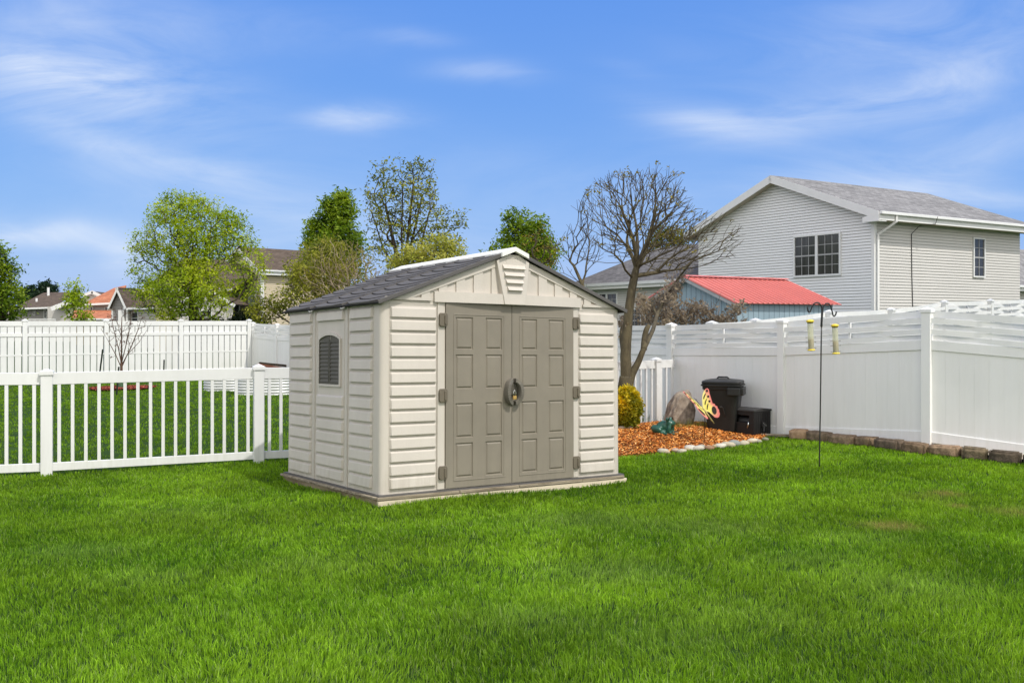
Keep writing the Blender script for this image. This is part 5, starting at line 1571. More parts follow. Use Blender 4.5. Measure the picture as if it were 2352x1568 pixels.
# clipped hedge by the fence corner
hq = at(540, 760, 38)
hedge = thing('hedge', 'dark clipped evergreen hedge behind the board fence corner', 'hedge', (hq.x, hq.y, -.4))
hc = []
for px, top, n in ((500, 728, 60), (525, 725, 70), (550, 722, 80), (575, 722, 80), (595, 728, 60), (470, 735, 40)):
    p = at(px, top, 38); hc.append(ellip(n, (p.x - hq.x, 0, (p.z + .0) - .55), (.5, .5, .75)))
leaves('crown', np.concatenate(hc) + np.array((0, 0, .2)), 26, .12, .06, [(.008, .016, .005), (.02, .04, .009), (.05, .085, .014)], hedge)
# small bare sapling, stakes and mulch ring in the next yard
S0 = ground_at(278, 895)
sy = S0.y
sk = [[S0, at(279, 870, sy), at(279, 845, sy)], [at(279, 845, sy), at(279, 810, sy), at(279, 770, sy), at(280, 728, sy)], [at(279, 845, sy), at(266, 815, sy), at(250, 785, sy), at(232, 755, sy)], [at(279, 845, sy), at(292, 815, sy + .1), at(320, 785, sy + .1), at(348, 742, sy + .1)],
      [at(279, 835, sy), at(272, 800, sy - .2), at(262, 760, sy - .3), at(255, 725, sy - .3)], [at(279, 835, sy), at(290, 790, sy - .2), at(298, 755, sy - .2), at(302, 722, sy - .2)], [at(279, 840, sy), at(300, 800, sy), at(318, 755, sy), at(325, 730, sy)]]
T = np.concatenate([box_ell(228, 340, 700, 790, sy, 90, .6), box_ell(245, 320, 740, 830, sy, 40, .6)])
stt, spos, scnt = make_tree('sapling', 'leafless reddish sapling in a red mulch ring behind the picket fence', 'tree', S0, sk, T, .005, .035, bark('red_bark', (.06, .035, .025), (.15, .09, .06)), dict(per=2, rad=.04, size=.035, cols=[(.12, .05, .03), (.2, .12, .07)], keep=.35, maxcnt=1), bf=.5)
MB().lathe([(.10, -.03), (.075, 0.0), (.06, .45), (.05, .47)], 10, Matrix.Translation((0, 0, .0))).build('trunk_guard', mat('green_guard', (.06, .12, .06), .6), stt)
for (x0, y0, x1, y1, lab) in ((222, 905, 236, 802, 'tall leaning dark stake at the lawn side of the bare sapling'), (275 - 8, 908, 281 - 8, 842, 'short upright stake standing before the red mulch ring'), (375, 895, 377, 826, 'thin dark stake standing toward the corrugated planters')):
    p0 = ground_at(x0, y0)
    if 'thin' in lab: p0 = Vector(at(x0, 878, 26.5))
    p1 = at(x1, y1, p0.y)
    tag(MB().tube([p0 - Vector((0, 0, .1)), p1], .022, 6).build('tree_stake', mat('green_steel', (.012, .022, .014), .6)), lab, 'stake', 'stakes around the bare sapling')
ring = [(S0.x + .85 * math.cos(a) * (1 + .08 * math.sin(3 * a)), S0.y + .75 * math.sin(a)) for a in np.linspace(0, 2 * math.pi, 25)[:-1]]
chips('red_mulch', 'ring of dark red mulch around the bare sapling', 6500, lambda x, y: gz(x, y) + .05, ring, (S0.x - 1, S0.x + 1, S0.y - 1, S0.y + 1), .07, [(.20, .035, .02), (.28, .06, .035), (.12, .02, .012), (.34, .10, .06)])
rb = MB(); rb.v = [(x, y, g1(x, y) + .045) for x, y in ring]; rb.f = [tuple(range(len(ring)))]
tag(rb.build('mulch_ring', mat('red_mulch_base', (.10, .02, .012), .95, .3, 20)), 'dark red mulch bed under the bare sapling', 'mulch', kind='stuff')

# corrugated planters


def planter(px0, px1, ybase, Yc, lab, h=.43):
    b = ground_at((px0 + px1) / 2, ybase)
    wid_ = (px1 - px0) / F * b.y; r = .42
    t = thing('corrugated_planter', lab, 'planter', (b.x, b.y + r, b.z - .02), R(4), 'oval metal planters')
    hl = wid_ / 2 - r
    path = [(hl + r * math.cos(a), r * math.sin(a)) for a in np.linspace(-math.pi / 2, math.pi / 2, 13)] + [(-hl + r * math.cos(a), r * math.sin(a)) for a in np.linspace(math.pi / 2, 1.5 * math.pi, 13)]
    nz = 40; mb = MB(); n = len(path)
    for k in range(nz + 1):
        z = h * k / nz; o = .014 * math.sin(2 * math.pi * z / (h / 6.0))
        for (x, y) in path:
            l = math.hypot(x - max(-hl, min(hl, x)), y) or 1
            cx_ = max(-hl, min(hl, x)); mb.v.append((cx_ + (x - cx_) * (1 + o / r), y * (1 + o / r), z))
    for k in range(nz):
        for i in range(n):
            j = (i + 1) % n; mb.f.append((k * n + i, k * n + j, (k + 1) * n + j, (k + 1) * n + i))
    mb.build('corrugated_wall', mat('galvanised', (.62, .63, .62), .45, .1, 3, metal=.35, spec=.5), t, smooth=True)
    MB().tube([Vector((x, y, h + .005)) for x, y in path] + [Vector((*path[0], h + .005))], .018, 6, cap=False).build('rim', VINYL, t)
    sm = MB(); sm.v = [(x * .97, y * .97, h - .09) for x, y in path]; sm.f = [tuple(range(n))]
    sm.build('soil', mat('potting_soil', (.05, .033, .02), .95, .3, 18, .6, 40), t)
    return t


planter(458, 560, 898, 24, 'corrugated metal planter partly hidden behind the larger oval one')
planter(530, 668, 907, 24, 'larger corrugated metal planter nearest the picket fence')
# logs stacked by the fence corner
lq = at(625, 846, 31.5)
for i, (dx, dz, ln_, rr, tl_, lab) in enumerate(((-.25, -.02, .9, .05, .10, 'dark brown board lowest on the woodpile by the fence corner'), (.05, .06, 1.1, .04, .16, 'reddish plank across the middle of the woodpile'), (.15, .13, 1.2, .035, .11, 'topmost dark plank on the woodpile by the fence corner'), (-.42, .10, .22, .06, .5, 'short dark log end poking above the picket post'))):
    o = MB().box((-ln_ / 2, -.06, -rr), (ln_ / 2, .06, rr)).build('old_plank', mat('plank_%d' % i, ((.05, .025, .015), (.16, .06, .035), (.04, .03, .022), (.045, .03, .02))[i], .9, .3, 6, .5, 40, stretch=(.4, 3, 3)), bevel=.008)
    o.location = (lq.x + dx, lq.y + .08 * i, lq.z + dz - .02); o.rotation_euler = (0, tl_, R(8))
    tag(o, lab, 'plank', 'old planks piled by the fence corner')
pile = MB(); g_ = g1(lq.x, lq.y)
tag(stone('log_pile', (lq.x, lq.y + .1, (g_ + lq.z) / 2 - .05), .75, .35, abs(lq.z - g_) / 2 + .05, 77, mat('pile_wood', (.06, .04, .03), .95, .3, 6, .8, 30)), 'low heap of dark firewood under the old planks', 'woodpile')

# ------------------------------------------------------------------ houses


def v3(p, z): return Vector((p.x, p.y, z))


def siding(name, a, b, z0, topfn, lap, lip, m, parent, inv=False, shade_m=None):
    """lapped boards on a wall from a to b (2-D); topfn(s) gives the wall top at s"""
    d = b - a; Ln = d.length; d = d / Ln; n = Vector((d.y, -d.x)) * (-1 if inv else 1)
    mb = MB(); sm_ = MB(); zmax = max(topfn(Ln * k / 60) for k in range(61)); z = z0
    S = np.linspace(0, Ln, 241); tops = np.array([topfn(s) for s in S])
    while z < zmax:
        z1 = min(z + lap, zmax)
        ok = np.where(tops >= z + lap * .4)[0]
        if len(ok) > 1:
            s0, s1 = S[ok[0]], S[ok[-1]]
            P = lambda s, o, zz_: Vector((a.x + d.x * s + n.x * o, a.y + d.y * s + n.y * o, zz_))
            mb.add([P(s0, lip, z), P(s1, lip, z), P(s1, .002, z1), P(s0, .002, z1), P(s0, 0, z), P(s1, 0, z)], [(0, 1, 2, 3) if not inv else (3, 2, 1, 0), (4, 5, 1, 0) if not inv else (0, 1, 5, 4)])
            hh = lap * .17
            sm_.add([P(s0, lip + .0015, z - .001), P(s1, lip + .0015, z - .001), P(s1, lip * .9 + .002, z + hh), P(s0, lip * .9 + .002, z + hh)], [(0, 1, 2, 3) if not inv else (3, 2, 1, 0)])  # painted shade: a darker strip along the foot of each lap
        z += lap
    o = mb.build(name, m, parent)
    sm_.build('lap_shade_strip', shade_m or LAP_SHADE, o)
    return o


MUNT = mat('grey_muntin', (.36, .36, .36), .5, .05, 4)


def window_on(parent, a, d, n, s0, s1, z0, z1, cols=3, rows=2, units=1, fw=.07, mull=.11, fm=VINYL, pm=PANE):
    """framed sash windows on a wall: a + d*s, outward n"""
    P = lambda s, o, z: Vector((a.x + d.x * s + n.x * o, a.y + d.y * s + n.y * o, z))
    def bar(mb, sa, sb, za, zb, o0, o1):
        vs = [P(s, o, z) for o in (o0, o1) for (s, z) in ((sa, za), (sb, za), (sb, zb), (sa, zb))]
        mb.add(vs, [(0, 1, 2, 3), (7, 6, 5, 4), (0, 4, 5, 1), (1, 5, 6, 2), (2, 6, 7, 3), (3, 7, 4, 0)])
    f = MB()
    bar(f, s0, s1, z0, z0 + fw, .005, .07); bar(f, s0, s1, z1 - fw, z1, .005, .07); bar(f, s0, s0 + fw, z0 + fw, z1 - fw, .005, .07); bar(f, s1 - fw, s1, z0 + fw, z1 - fw, .005, .07)
    uw = (s1 - s0 - 2 * fw - mull * (units - 1)) / units
    for u in range(units - 1):
        c = s0 + fw + (u + 1) * uw + u * mull; bar(f, c, c + mull, z0 + fw, z1 - fw, .005, .068)
    fr = f.build('window', fm, parent)
    mu = MB(); gl = MB()
    for u in range(units):
        ua = s0 + fw + u * (uw + mull); ub = ua + uw; zm = (z0 + z1) / 2
        bar(mu, ua, ub, zm - .025, zm + .025, .03, .058)
        for (za, zb) in ((z0 + fw, zm - .025), (zm + .025, z1 - fw)):
            for c in range(1, cols):
                x = ua + (ub - ua) * c / cols; bar(mu, x - .010, x + .010, za, zb, .033, .045)
            for r in range(1, rows):
                zz_ = za + (zb - za) * r / rows
                for c in range(cols):
                    xa, xb = ua + (ub - ua) * c / cols + .011, ua + (ub - ua) * (c + 1) / cols - .011
                    bar(mu, xa, xb, zz_ - .010, zz_ + .010, .034, .044)
        gl.add([P(ua, .032, z0 + fw), P(ub, .032, z0 + fw), P(ub, .032, z1 - fw), P(ua, .032, z1 - fw)], [(0, 1, 2, 3)])
    mu.build('muntin', MUNT, fr); gl.build('pane', pm, fr)
    return fr


def roof_slab(name, quad, thick, m, parent, uvdir=None):
    """quad: eave0, eave1, ridge1, ridge0; makes a slab with UV in metres (u along eave, v up the slope)"""
    q = [Vector(p) for p in quad]
    n = (q[1] - q[0]).cross(q[3] - q[0]).normalized()
    if n.z < 0: n = -n
    mb = MB(); vs = q + [p - n * thick for p in q]
    mb.add(vs, [(0, 1, 2, 3), (7, 6, 5, 4), (0, 4, 5, 1), (1, 5, 6, 2), (2, 6, 7, 3), (3, 7, 4, 0)])
    o = mb.build(name, m, parent)
    uv = o.data.uv_layers.new(name='UVMap'); eu = (q[1] - q[0]).normalized(); ev = n.cross(eu)
    for lp in o.data.loops:
        p = o.data.vertices[lp.vertex_index].co; uv.data[lp.index].uv = ((p - q[0]).dot(eu), (p - q[0]).dot(ev))
    return o


def trim_bar(mb, p, q, w, h, up=Vector((0, 0, 1))):
    """bar from p to q with width w (sideways) and height h (below)"""
    p = Vector(p); q = Vector(q); d = (q - p).normalized(); s = d.cross(up).normalized() * w / 2; u = s.cross(d).normalized() * h
    if u.z < 0: u = -u
    vs = [p - s - u, p + s - u, p + s, p - s, q - s - u, q + s - u, q + s, q - s]
    mb.add(vs, [(0, 3, 2, 1), (4, 5, 6, 7), (0, 1, 5, 4), (1, 2, 6, 5), (2, 3, 7, 6), (3, 0, 4, 7)])


def gable_house(root, A, g, r, Wg, Lr, z0, ze, zr, wm, rm, tm, oh=.45, og=.35, lap=.13, lip=.012, gut=True, gm=None, fascia=.22):
    """A: near corner; g runs along the gable wall, r along the eave wall; gable wall on the A-g line"""
    B = A + g * Wg; half = Wg / 2
    rise = (zr - ze) / (half + oh)
    rt = lambda s: ze + rise * (oh + min(s, Wg - s)) - .12
    sgn = g.x * r.y - g.y * r.x
    nG = -r; nR = -g
    gm = gm or wm
    # gable wall boards face -r; eave wall boards face -g
    inv1 = Vector((g.y, -g.x)).dot(nG) < 0
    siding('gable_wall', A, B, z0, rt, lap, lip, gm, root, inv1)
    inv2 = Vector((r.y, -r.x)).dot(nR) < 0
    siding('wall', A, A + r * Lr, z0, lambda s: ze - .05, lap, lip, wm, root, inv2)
    # hidden faces
    mb = MB(); Bk = [A + r * Lr, B + r * Lr]; ins = .03
    mb.add([v3(Bk[0], z0), v3(Bk[1], z0), v3(Bk[1], ze - .1), v3((Bk[0] + Bk[1]) / 2, zr - .2), v3(Bk[0], ze - .1)], [(0, 1, 2, 3, 4)])
    mb.add([v3(B, z0), v3(B + r * Lr, z0), v3(B + r * Lr, ze - .05), v3(B, ze - .05)], [(0, 1, 2, 3)])
    mb.build('rear_wall', wm, root)
    r0 = A + g * half - r * og; r1 = A + g * half + r * (Lr + og)
    for (c, dirn) in ((A, -g), (B, g)):
        e0 = c + dirn * oh - r * og; e1 = c + dirn * oh + r * (Lr + og)
        roof_slab('roof', (v3(e0, ze), v3(e1, ze), v3(r1, zr), v3(r0, zr)), .09, rm, root)
    t = MB(); so = MB()
    for (c, dirn) in ((A, -g), (B, g)):
        e0 = c + dirn * (oh + .0) - r * (og + .012); rr_ = A + g * half - r * (og + .012)
        trim_bar(t, v3(e0, ze - .005), v3(rr_, zr - .005), .022, fascia)
        # soffit under the rake
        a0, a1 = v3(e0 + r * .02, ze - fascia * .9), v3(rr_ + r * .02, zr - fascia * .9)
        b0_, b1_ = v3(c + dirn * oh, ze - fascia * .9), v3(A + g * half, zr - fascia * .9)
        so.add([a0, a1, b1_, b0_], [(0, 1, 2, 3)])
        ea, eb = c + dirn * (oh + .0) - r * og, c + dirn * (oh + .0) + r * (Lr + og)
        trim_bar(t, v3(ea, ze - .02), v3(eb, ze - .02), .03, fascia)
        so.add([v3(ea, ze - fascia), v3(eb, ze - fascia), v3(c + r * (Lr + og), ze - fascia), v3(c - r * og, ze - fascia)], [(0, 1, 2, 3)])
    t.build('fascia', tm, root); so.build('soffit', mat('soffit_tan', (.60, .53, .44), .7, .14, 3), root)
    for c in (A, B):
        cb = MB()
        M = Matrix(((g.x, r.x, 0, c.x), (g.y, r.y, 0, c.y), (0, 0, 1, 0), (0, 0, 0, 1)))
        sg = -1 if c is A else 1
        x0, x1 = (-.022, .10) if c is A else (-.10, .022)
        cb.box((x0, -.022, z0), (x1, -.0155, ze - .1), M)
        if c is A: cb.box((-.022, -.0155, z0), (-.0155, .10, ze - .15), M)
        cb.build('corner_trim', tm, root)
    if gut:
        ea, eb = A - g * (oh + .06) - r * og, A - g * (oh + .06) + r * (Lr + og)
        gt = MB(); trim_bar(gt, v3(ea, ze + .0), v3(eb, ze + .0), .11, .10); gt.build('gutter', VINYL, root, bevel=.015)
    return dict(B=B, rise=rise)


LAP_SHADE = mat('siding_lap_shade', (.34, .335, .325), .8, .06, 2)  # dark colour standing in for the shadow line under each lap
GW = mat('grey_siding', (.81, .812, .815), .6, .03, .7, spec=.25)
GWL = mat('warm_siding', (.58, .565, .54), .6, .03, .7, spec=.25)
SH_G = shingle('grey_shingle', (.17, .166, .163), (.28, .274, .268))
SH_D = shingle('dark_shingle', (.10, .095, .095), (.165, .158, .155))
SH_B = shingle('brown_shingle', (.085, .065, .05), (.13, .10, .078))
SH_O = shingle('orange_tile', (.36, .13, .07), (.48, .20, .11))
TRIM = mat('white_trim', (.74, .74, .73), .5, .03, 2)

g = Vector((-.53, .848)); r = Vector((.848, .53)); A = Vector((12.1, 32.0))
hs_ = thing('grey_house', 'two storey light grey house with gable, standing behind the white fences', 'house')
gable_house(hs_, A, g, r, 8.4, 8.57, -.9, 5.02, 6.80, GWL, SH_G, TRIM, oh=.5, og=.40, lap=.1016, lip=.017, gm=GW, fascia=.26)
# boxed eave return at the near corner
MB().prism([(-.50, 4.70), (.14, 4.70), (.14, 4.86), (-.50, 5.0)], lambda p, t: v3(A + g * p[0] - r * (.425 + .0 - .40 * t + 0), p[1])).build('eave_return', TRIM, hs_)
window_on(hs_, A, g, -r, 1.32, 3.42 + .0, 3.0, 4.52, 3, 2, 2)
window_on(hs_, A, r, -g, 5.52, 6.62 - .38, 3.02, 4.47, 2, 2, 1, .05)
ds = MB()
q0 = A - g * .60 + r * .1; e = A - g * .06 - r * (-.06)
ds.tube([v3(A - g * .55 + r * .42, 4.92), v3(A - g * .55 + r * .42, 4.72), v3(A - g * .08 + r * .10, 4.32), v3(A - g * .08 + r * .10, 4.15), v3(A - g * .08 + r * .10, -.5)], .045, 4)
ds.build('downspout', TRIM, hs_)
cbp = [v3(A - g * .62 + r * 2.55, 4.99), v3(A - g * .60 + r * 2.45, 4.74), v3(A - g * .2 + r * 2.15, 4.70), v3(A - g * .03 + r * 1.95, 4.42), v3(A - g * .03 + r * 1.97, 3.0), v3(A - g * .03 + r * 2.02, 1.9), v3(A - g * .03 + r * 2.0, -.3)]
MB().tube(cbp, .014, 5).build('cable', BLACKM, hs_)
o = MB().box((0, 0, 0), (.42, .14, .26)).build('vent_box', TRIM, hs_); o.matrix_local = Matrix(((r.x, -g.x, 0, (A + r * 4.3).x), (r.y, -g.y, 0, (A + r * 4.3).y), (0, 0, 1, 1.62), (0, 0, 0, 1)))
# single storey wing
B = A + g * 8.4
zE = 3.17
wl = 8.4
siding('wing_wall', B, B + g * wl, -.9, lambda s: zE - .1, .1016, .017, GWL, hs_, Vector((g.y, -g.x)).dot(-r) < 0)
e0 = B - r * .4 + g * .03; e1 = B + g * (wl + .4) - r * .4; rg0 = B + r * 4 + g * .03; rg1 = B + r * 4 + g * 7.1
roof_slab('wing_roof', (v3(e0, zE), v3(e1, zE), v3(rg1, 5.06), v3(rg0, 5.06)), .09, SH_D, hs_)
roof_slab('wing_roof', (v3(e1, zE), v3(B + g * (wl + .4) + r * 8.4, zE), v3(rg1 + r * .05, 5.06), v3(rg1, 5.06)), .09, SH_D, hs_)
t = MB(); trim_bar(t, v3(e0 - r * .05, zE), v3(e1 - r * .05, zE), .1, .13); t.build('gutter', VINYL, hs_)
t = MB(); trim_bar(t, v3(e0, zE - .135), v3(e1, zE - .135), .04, .14); t.build('fascia', TRIM, hs_)
t = MB(); t.add([v3(e0, zE - .27), v3(e1, zE - .27), v3(B + g * (wl + .4), zE - .27), v3(B, zE - .27)], [(0, 1, 2, 3)]); t.build('soffit', TRIM, hs_)
window_on(hs_, B, g, -r, 5.3, 6.9, 1.55, 2.75, 2, 2, 2, .07)
window_on(hs_, B, g, -r, 3.6, 4.6, .9, 2.0, 2, 2, 1, .06)
# neighbouring roof at the far side
K2 = A + r * 8.9 + g * 2.0
gs = thing('far_grey_house', 'sliver of a grey roofed house past the grey one at the frame edge', 'house')
gable_house(gs, K2 + r * 3.0 - g * 0, g, r, 7, 7, -.5, 2.9, 4.9, GWL, SH_G, TRIM, oh=.4, og=1.5)

# blue shed with red metal roof
bs = thing('blue_outbuilding', 'blue plank outbuilding with red ribbed metal roof behind the white fence', 'shed')
K = Vector((6.12, 26.0)); bw, bl = 3.86, 3.85; ze, zr = 1.92, 2.70
BLUE = mat('blue_siding', (.27, .36, .42), .75, .10, 2.5, stretch=(1, 1, .4))
BLUED = mat('blue_groove', (.05, .075, .095), .8, .1, 5)
mb = MB(); hb2 = K + g * bw
mb.add([v3(K, -.6), v3(hb2, -.6), v3(hb2, ze), v3(K + g * bw / 2, zr - .06), v3(K, ze)], [(0, 1, 2, 3, 4)])
mb.add([v3(K, -.6), v3(K + r * bl, -.6), v3(K + r * bl, ze), v3(K, ze)], [(0, 1, 2, 3)])
k2, h2 = K + r * bl, hb2 + r * bl
mb.add([v3(k2, -.6), v3(h2, -.6), v3(h2, ze), v3(k2 + g * bw / 2, zr - .06), v3(k2, ze)], [(0, 1, 2, 3, 4)])
mb.add([v3(hb2, -.6), v3(h2, -.6), v3(h2, ze), v3(hb2, ze)], [(0, 1, 2, 3)])
mb.build('wall', BLUE, bs)
gr = MB()
for (a, d, n, Ln, tf) in ((K, r, -g, bl, lambda s: ze - .01), (K, g, -r, bw, lambda s: ze + (zr - .08 - ze) * (1 - abs(s - bw / 2) / (bw / 2)))):
    s = .2
    while s < Ln - .05:
        p = a + d * s
        vs = [v3(p - d * .006 + n * .003, -.5), v3(p + d * .006 + n * .003, -.5), v3(p + d * .006 + n * .003, tf(s)), v3(p - d * .006 + n * .003, tf(s))]
        gr.add(vs, [(0, 1, 2, 3)]); s += .203
gr.build('groove', BLUED, bs)
RED = mat('red_metal', (.56, .165, .14), .5, .07, 1.2, spec=.35)
for (c, dirn) in ((K, -g), (hb2, g)):
    e0 = c + dirn * .15 - r * .22; e1 = c + dirn * .15 + r * (bl + .22); m0 = K + g * bw / 2 - r * .22; m1 = K + g * bw / 2 + r * (bl + .22)
    zee = ze - .02
    ro = roof_slab('roof', (v3(e0, zee), v3(e1, zee), v3(m1, zr), v3(m0, zr)), .02, RED, bs)
    rb_ = MB(); Lx = (e1 - e0).length; nn2 = ((v3(e1, zee) - v3(e0, zee)).cross(v3(m0, zr) - v3(e0, zee))).normalized()
    if nn2.z < 0: nn2 = -nn2
    s = .03
    while s < Lx:
        a_ = v3(e0 + r * s, zee) - v3(dirn * -.01, 0) ; b_ = v3(m0 + r * s, zr)
        w_ = v3(r, 0) * .022
        rb_.add([a_ - w_, a_ + w_, a_ + w_ * .5 + nn2 * .03, a_ - w_ * .5 + nn2 * .03, b_ - w_, b_ + w_, b_ + w_ * .5 + nn2 * .03, b_ - w_ * .5 + nn2 * .03], [(0, 1, 2, 3), (7, 6, 5, 4), (1, 5, 6, 2), (2, 6, 7, 3), (3, 7, 4, 0)])
        s += .203
    rb_.build('roof_rib', RED, ro)
rc_ = MB(); 
for dirn in (-g, g):
    m0 = K + g * bw / 2 - r * .23; m1 = K + g * bw / 2 + r * (bl + .23)
    rc_.add([v3(m0, zr + .045), v3(m1, zr + .045), v3(m1 + dirn * .14, zr + .0), v3(m0 + dirn * .14, zr + .0)], [(0, 1, 2, 3)])
rc_.build('ridge_cap', RED, bs)
fb = MB()
for (c, dirn) in ((K, -g), (hb2, g)): trim_bar(fb, v3(c + dirn * .13 - r * .19, ze - .045), v3(K + g * bw / 2 - r * .19, zr - .03), .03, .09)
fb.build('rake_board', mat('grey_board', (.36, .37, .38), .7, .08, 3), bs)

# distant houses beyond the board fence
TAN = mat('tan_siding', (.54, .47, .34), .65, .04, 1)
TANL = mat('cream_siding', (.60, .50, .34), .65, .04, 1)
GRYW = mat('grey_shake', (.26, .245, .24), .75, .08, 3)
PALE = mat('pale_siding', (.50, .48, .45), .65, .04, 1)


def hz(py, Y): return CAMZ + (HY - py) / F * Y


def hxy(px, Y): return Vector(((px - CX) / F * Y, Y))


th = thing('tan_house', 'large tan house with brown roofs behind the light green tree', 'house')
gt_ = Vector((-.74, .673)); rt_ = Vector((.673, .74)); A = hxy(600, 58)
gt_ = Vector((-.80, .60)); rt_ = Vector((.60, .80))
rt_ = Vector((.714, .70)); gt_ = Vector((-.70, .714))
gable_house(th, A, gt_, rt_, 4.6, 6.5, -1, hz(620, 58), hz(567, 59.6), TANL, SH_B, TRIM, oh=.35, og=.35, lap=.12, lip=.016, gm=TAN, fascia=.28)
window_on(th, A, gt_, -rt_, .55, 1.45, hz(705, 58.5), hz(668, 58.5), 1, 1, 1, .06, pm=BLIND)
window_on(th, A, gt_, -rt_, 2.6, 3.3, hz(718, 60), hz(675, 60), 1, 1, 1, .06)
window_on(th, A, gt_, -rt_, 2.3, 3.4, hz(752, 60), hz(742, 60), 2, 1, 1, .05)
MB().tube([v3(A + rt_ * .3 - gt_ * .35, hz(622, 58)), v3(A + rt_ * .12 - gt_ * .06, hz(640, 58)), v3(A + rt_ * .12 - gt_ * .06, -.5)], .04, 4).build('downspout', TRIM, th)
# lower front part with its own ridge
A2h = hxy(528, 57)
f_ = Vector((-.995, .10)); n_ = Vector((.10, .995))
zz1, zz2 = hz(662, 56.5), hz(593, 60)
mb = MB(); Lf = 4.6
mb.add([v3(A2h, -1), v3(A2h + f_ * Lf, -1), v3(A2h + f_ * Lf, zz1), v3(A2h, zz1)], [(0, 1, 2, 3)])
mb.add([v3(A2h + f_ * Lf, -1), v3(A2h + f_ * Lf + n_ * 8, -1), v3(A2h + f_ * Lf + n_ * 8, zz1), v3(A2h + f_ * Lf + n_ * 4, zz2 - .1), v3(A2h + f_ * Lf, zz1)], [(0, 1, 2, 3, 4)])
mb.build('front_wall', TAN, th)
roof_slab('front_roof', (v3(A2h - f_ * .3 - n_ * .4, zz1 - .02), v3(A2h + f_ * (Lf + .6) - n_ * .4, zz1 - .02), v3(A2h + f_ * (Lf + .1) + n_ * 3.6, zz2), v3(A2h - f_ * 1.5 + n_ * 3.6, zz2)), .1, SH_B, th)
roof_slab('front_roof', (v3(A2h - f_ * 1.5 + n_ * 8, zz1), v3(A2h + f_ * (Lf + .6) + n_ * 8, zz1), v3(A2h + f_ * (Lf + .1) + n_ * 3.6, zz2 - .005), v3(A2h - f_ * 1.5 + n_ * 3.6, zz2 - .005)), .1, SH_B, th)
t = MB(); trim_bar(t, v3(A2h - f_ * .3 - n_ * .46, zz1), v3(A2h + f_ * (Lf + .6) - n_ * .46, zz1), .1, .2); t.build('gutter', TRIM, th)
# small dormer gable
Dd = hxy(535, 55.6); ge = hz(698, 55.6); gr_ = hz(662, 55.6)
mb = MB(); 
mb.add([v3(Dd, -1), v3(Dd - Vector((3.1, 0)), -1), v3(Dd - Vector((3.1, 0)), ge), v3(Dd - Vector((1.55, 0)), gr_), v3(Dd, ge)], [(0, 1, 2, 3, 4)]); mb.build('porch_gable', PALE, th)
t = MB()
for s in (0, -3.1): trim_bar(t, v3(Dd + Vector((s + (.2 if s == 0 else -.2), -.15)), ge - .05), v3(Dd + Vector((-1.55, -.15)), gr_ + .1), .08, .16)
t.build('porch_trim', TRIM, th)
for s, pmn in ((0.2, 1), (-3.3, -1)):
    roof_slab('porch_roof', (v3(Dd + Vector((s, -.1)), ge - .02), v3(Dd + Vector((s, 3)), ge - .02), v3(Dd + Vector((-1.55, 3)), gr_ + .12), v3(Dd + Vector((-1.55, -.1)), gr_ + .12)), .06, SH_B, th)
window_on(th, Dd - Vector((3.1, 0)), Vector((1, 0)), Vector((0, -1)), 1.2, 1.9, hz(745, 55.6), hz(712, 55.6), 2, 2, 1, .06)

# grey shake gable house
gh = thing('shake_house', 'grey house with steep shake gable between orange roof and tan house', 'house')
A = hxy(293, 66)
gable_house(gh, A, Vector((-.97, .243)), Vector((.243, .97)), 1.25, .01 + 8, -1, hz(707, 66), hz(660, 66), PALE, SH_B, TRIM, oh=.12, og=.3, lap=.2, lip=.015, gm=GRYW, gut=False, fascia=.14)
q0 = hxy(296, 66.5); q1 = hxy(372, 65)
fd_ = (q1 - q0); fl = fd_.length; fd_ /= fl; fn_ = Vector((-fd_.y, fd_.x))
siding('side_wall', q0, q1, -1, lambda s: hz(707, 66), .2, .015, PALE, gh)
roof_slab('roof', (v3(q0 - fn_ * .4, hz(706, 66)), v3(q1 - fn_ * .4 + fd_ * .5, hz(706, 66)), v3(q1 + fn_ * 4 + fd_ * .5, hz(652, 70)), v3(q0 + fn_ * 4 - fd_ * 1.2, hz(652, 70))), .1, SH_B, gh)
t = MB(); trim_bar(t, v3(q0 - fn_ * .45, hz(706, 66)), v3(q1 - fn_ * .45 + fd_ * .5, hz(706, 66)), .1, .15); t.build('gutter', TRIM, gh)
window_on(gh, q0, fd_, -fn_, .3, 1.0, hz(745, 66), hz(716, 66), 1, 1, 1, .06)
MB().box((q0.x - .5, q0.y - .6, -1), (q0.x - .1, q0.y - .2, hz(712, 66))).build('porch_column', TRIM, gh)

# orange roofed house
oh_ = thing('orange_roof_house', 'pale house with orange tiled roofs in the distance', 'house')
p0 = hxy(193, 78); p1 = hxy(262, 78)
wl_ = MB(); wl_.box((p0.x - .1, 78, -1), (p1.x + 1.5, 85, hz(699, 78))); wl_.build('wall', PALE, oh_)
roof_slab('roof', (v3(hxy(190, 77.4), hz(698, 78)), v3(hxy(275, 77.4), hz(694, 78)), v3(hxy(290, 82), hz(655, 82)), v3(hxy(262, 82), hz(661, 82))), .1, SH_O, oh_)
roof_slab('roof', (v3(hxy(190, 77.4), hz(698, 78)), v3(hxy(262, 82), hz(661, 82)), v3(hxy(262, 88), hz(661, 82)), v3(hxy(205, 88), hz(698, 82))), .1, SH_O, oh_)
t = MB(); trim_bar(t, v3(hxy(189, 77.3), hz(698, 78)), v3(hxy(275, 77.3), hz(694, 78)), .1, .16); t.build('fascia', TRIM, oh_)
for (a, b_) in ((207, 214), (241, 248), (258, 266)):
    pa, pb2 = hxy(a, 77.95), hxy(b_, 77.95)
    window_on(oh_, pa, Vector((1, 0)), Vector((0, -1)), 0, pb2.x - pa.x, hz(723, 78), hz(704, 78), 1, 1, 1, .05)
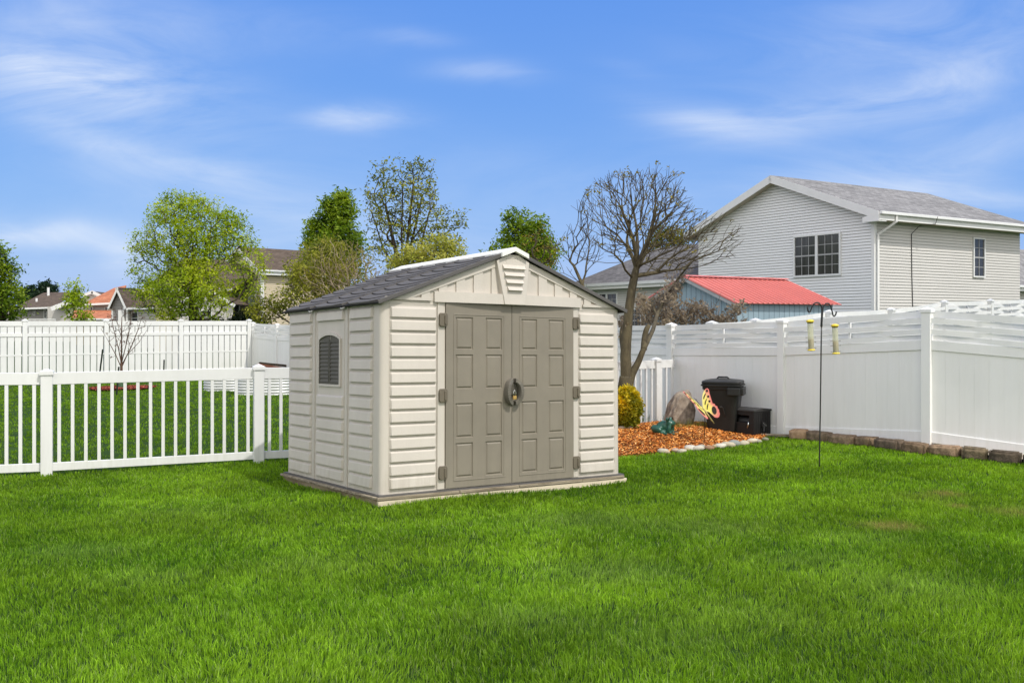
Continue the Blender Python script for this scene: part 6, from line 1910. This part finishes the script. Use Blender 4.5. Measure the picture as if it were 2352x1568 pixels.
roof_slab('porch_roof', (v3(hxy(165, 74), hz(731, 74)), v3(hxy(296, 74), hz(731, 74)), v3(hxy(292, 77.6), hz(712, 77.6)), v3(hxy(170, 77.6), hz(712, 77.6))), .1, SH_O, oh_)
t = MB(); trim_bar(t, v3(hxy(165, 73.9), hz(731, 74)), v3(hxy(296, 73.9), hz(731, 74)), .08, .12); t.build('porch_beam', TRIM, oh_)
MB().box((hxy(170, 75).x, 75, -1), (hxy(292, 75).x, 77.5, hz(733, 74))).build('porch_wall', mat('ochre_wall', (.34, .26, .12), .8, .1, 3), oh_)

# far house with deck
fh = thing('decked_house', 'distant low grey house with brown roof and white railed deck', 'house')
p0 = hxy(50, 88); p1 = hxy(127, 88)
MB().box((p0.x - 3, 88, -1), (p1.x, 96, hz(707, 88))).build('wall', mat('far_grey_siding', (.36, .34, .33), .7, .05, 1), fh)
MB().box((p1.x + .01, 86.5, -1), (hxy(190, 86).x + 2, 96, hz(704, 86))).build('side_wing', PALE, fh)
roof_slab('roof', (v3(hxy(30, 87), hz(708, 88)), v3(hxy(122, 87), hz(705, 88)), v3(hxy(175, 92), hz(670, 92)), v3(hxy(100, 92), hz(672, 92))), .1, SH_B, fh)
roof_slab('roof', (v3(hxy(30, 87), hz(708, 88)), v3(hxy(100, 92), hz(672, 92)), v3(hxy(100, 99), hz(674, 99)), v3(hxy(40, 99), hz(705, 99))), .1, SH_B, fh)
roof_slab('roof', (v3(hxy(122, 85.6), hz(706, 86)), v3(hxy(122, 86.5) + Vector((0, 8)), hz(706, 88)), v3(hxy(175, 95), hz(671, 92)), v3(hxy(170, 86), hz(686, 86))), .1, SH_B, fh)
t = MB(); trim_bar(t, v3(hxy(116, 85.4), hz(705, 86)), v3(hxy(160, 85.4), hz(688, 86)), .12, .4); t.build('rake_trim', TRIM, fh); t = MB(); trim_bar(t, v3(hxy(30, 86.9), hz(708, 88)), v3(hxy(120, 86.9), hz(705, 88)), .1, .15); t.build('gutter', TRIM, fh); t = MB()
trim_bar(t, v3(hxy(190, 85), hz(676, 86)), v3(hxy(212, 85), hz(668, 86)), .1, .25); trim_bar(t, v3(hxy(212, 85), hz(668, 86)), v3(hxy(236, 85), hz(679, 86)), .1, .25); t.build('rake_trim', TRIM, fh)
mb = MB(); mb.add([v3(hxy(190, 85.2), -1), v3(hxy(236, 85.2), -1), v3(hxy(236, 85.2), hz(680, 86)), v3(hxy(212, 85.2), hz(669, 86)), v3(hxy(190, 85.2), hz(678, 86))], [(0, 1, 2, 3, 4)]); mb.build('gable_end', PALE, fh)
roof_slab('roof', (v3(hxy(236, 85.3), hz(680, 86)), v3(hxy(262, 93), hz(682, 90)), v3(hxy(250, 93), hz(672, 92)), v3(hxy(212, 85.3), hz(669, 86))), .08, SH_B, fh)
for (a, b_, y0_, y1_) in ((76, 82, 724, 711), (101, 108, 731, 711)):
    window_on(fh, hxy(a, 87.95), Vector((1, 0)), Vector((0, -1)), 0, hxy(b_, 88).x - hxy(a, 88).x, hz(y0_, 88), hz(y1_, 88), 1, 1, 1, .06)
rl = MB(); a, b_ = hxy(56, 84), hxy(127, 84)
rl.box((a.x, 84, hz(732, 84) - .06), (b_.x, 84.06, hz(732, 84)))
for k in range(26): x = a.x + (b_.x - a.x) * k / 25; rl.box((x - .02, 84.01, hz(752, 84)), (x + .02, 84.05, hz(732, 84) - .061))
rl.build('deck_railing', TRIM, fh)
t = MB()
t.lathe([(.12, 0), (.12, .9), (.15, .95)], 8, Matrix.Translation((hxy(111, 91).x, 91, hz(685, 91) + .1))); t.lathe([(.1, 0), (.1, .45)], 8, Matrix.Translation((hxy(84, 89).x, 89, hz(696, 89)))); t.build('roof_vent', TRIM, fh)
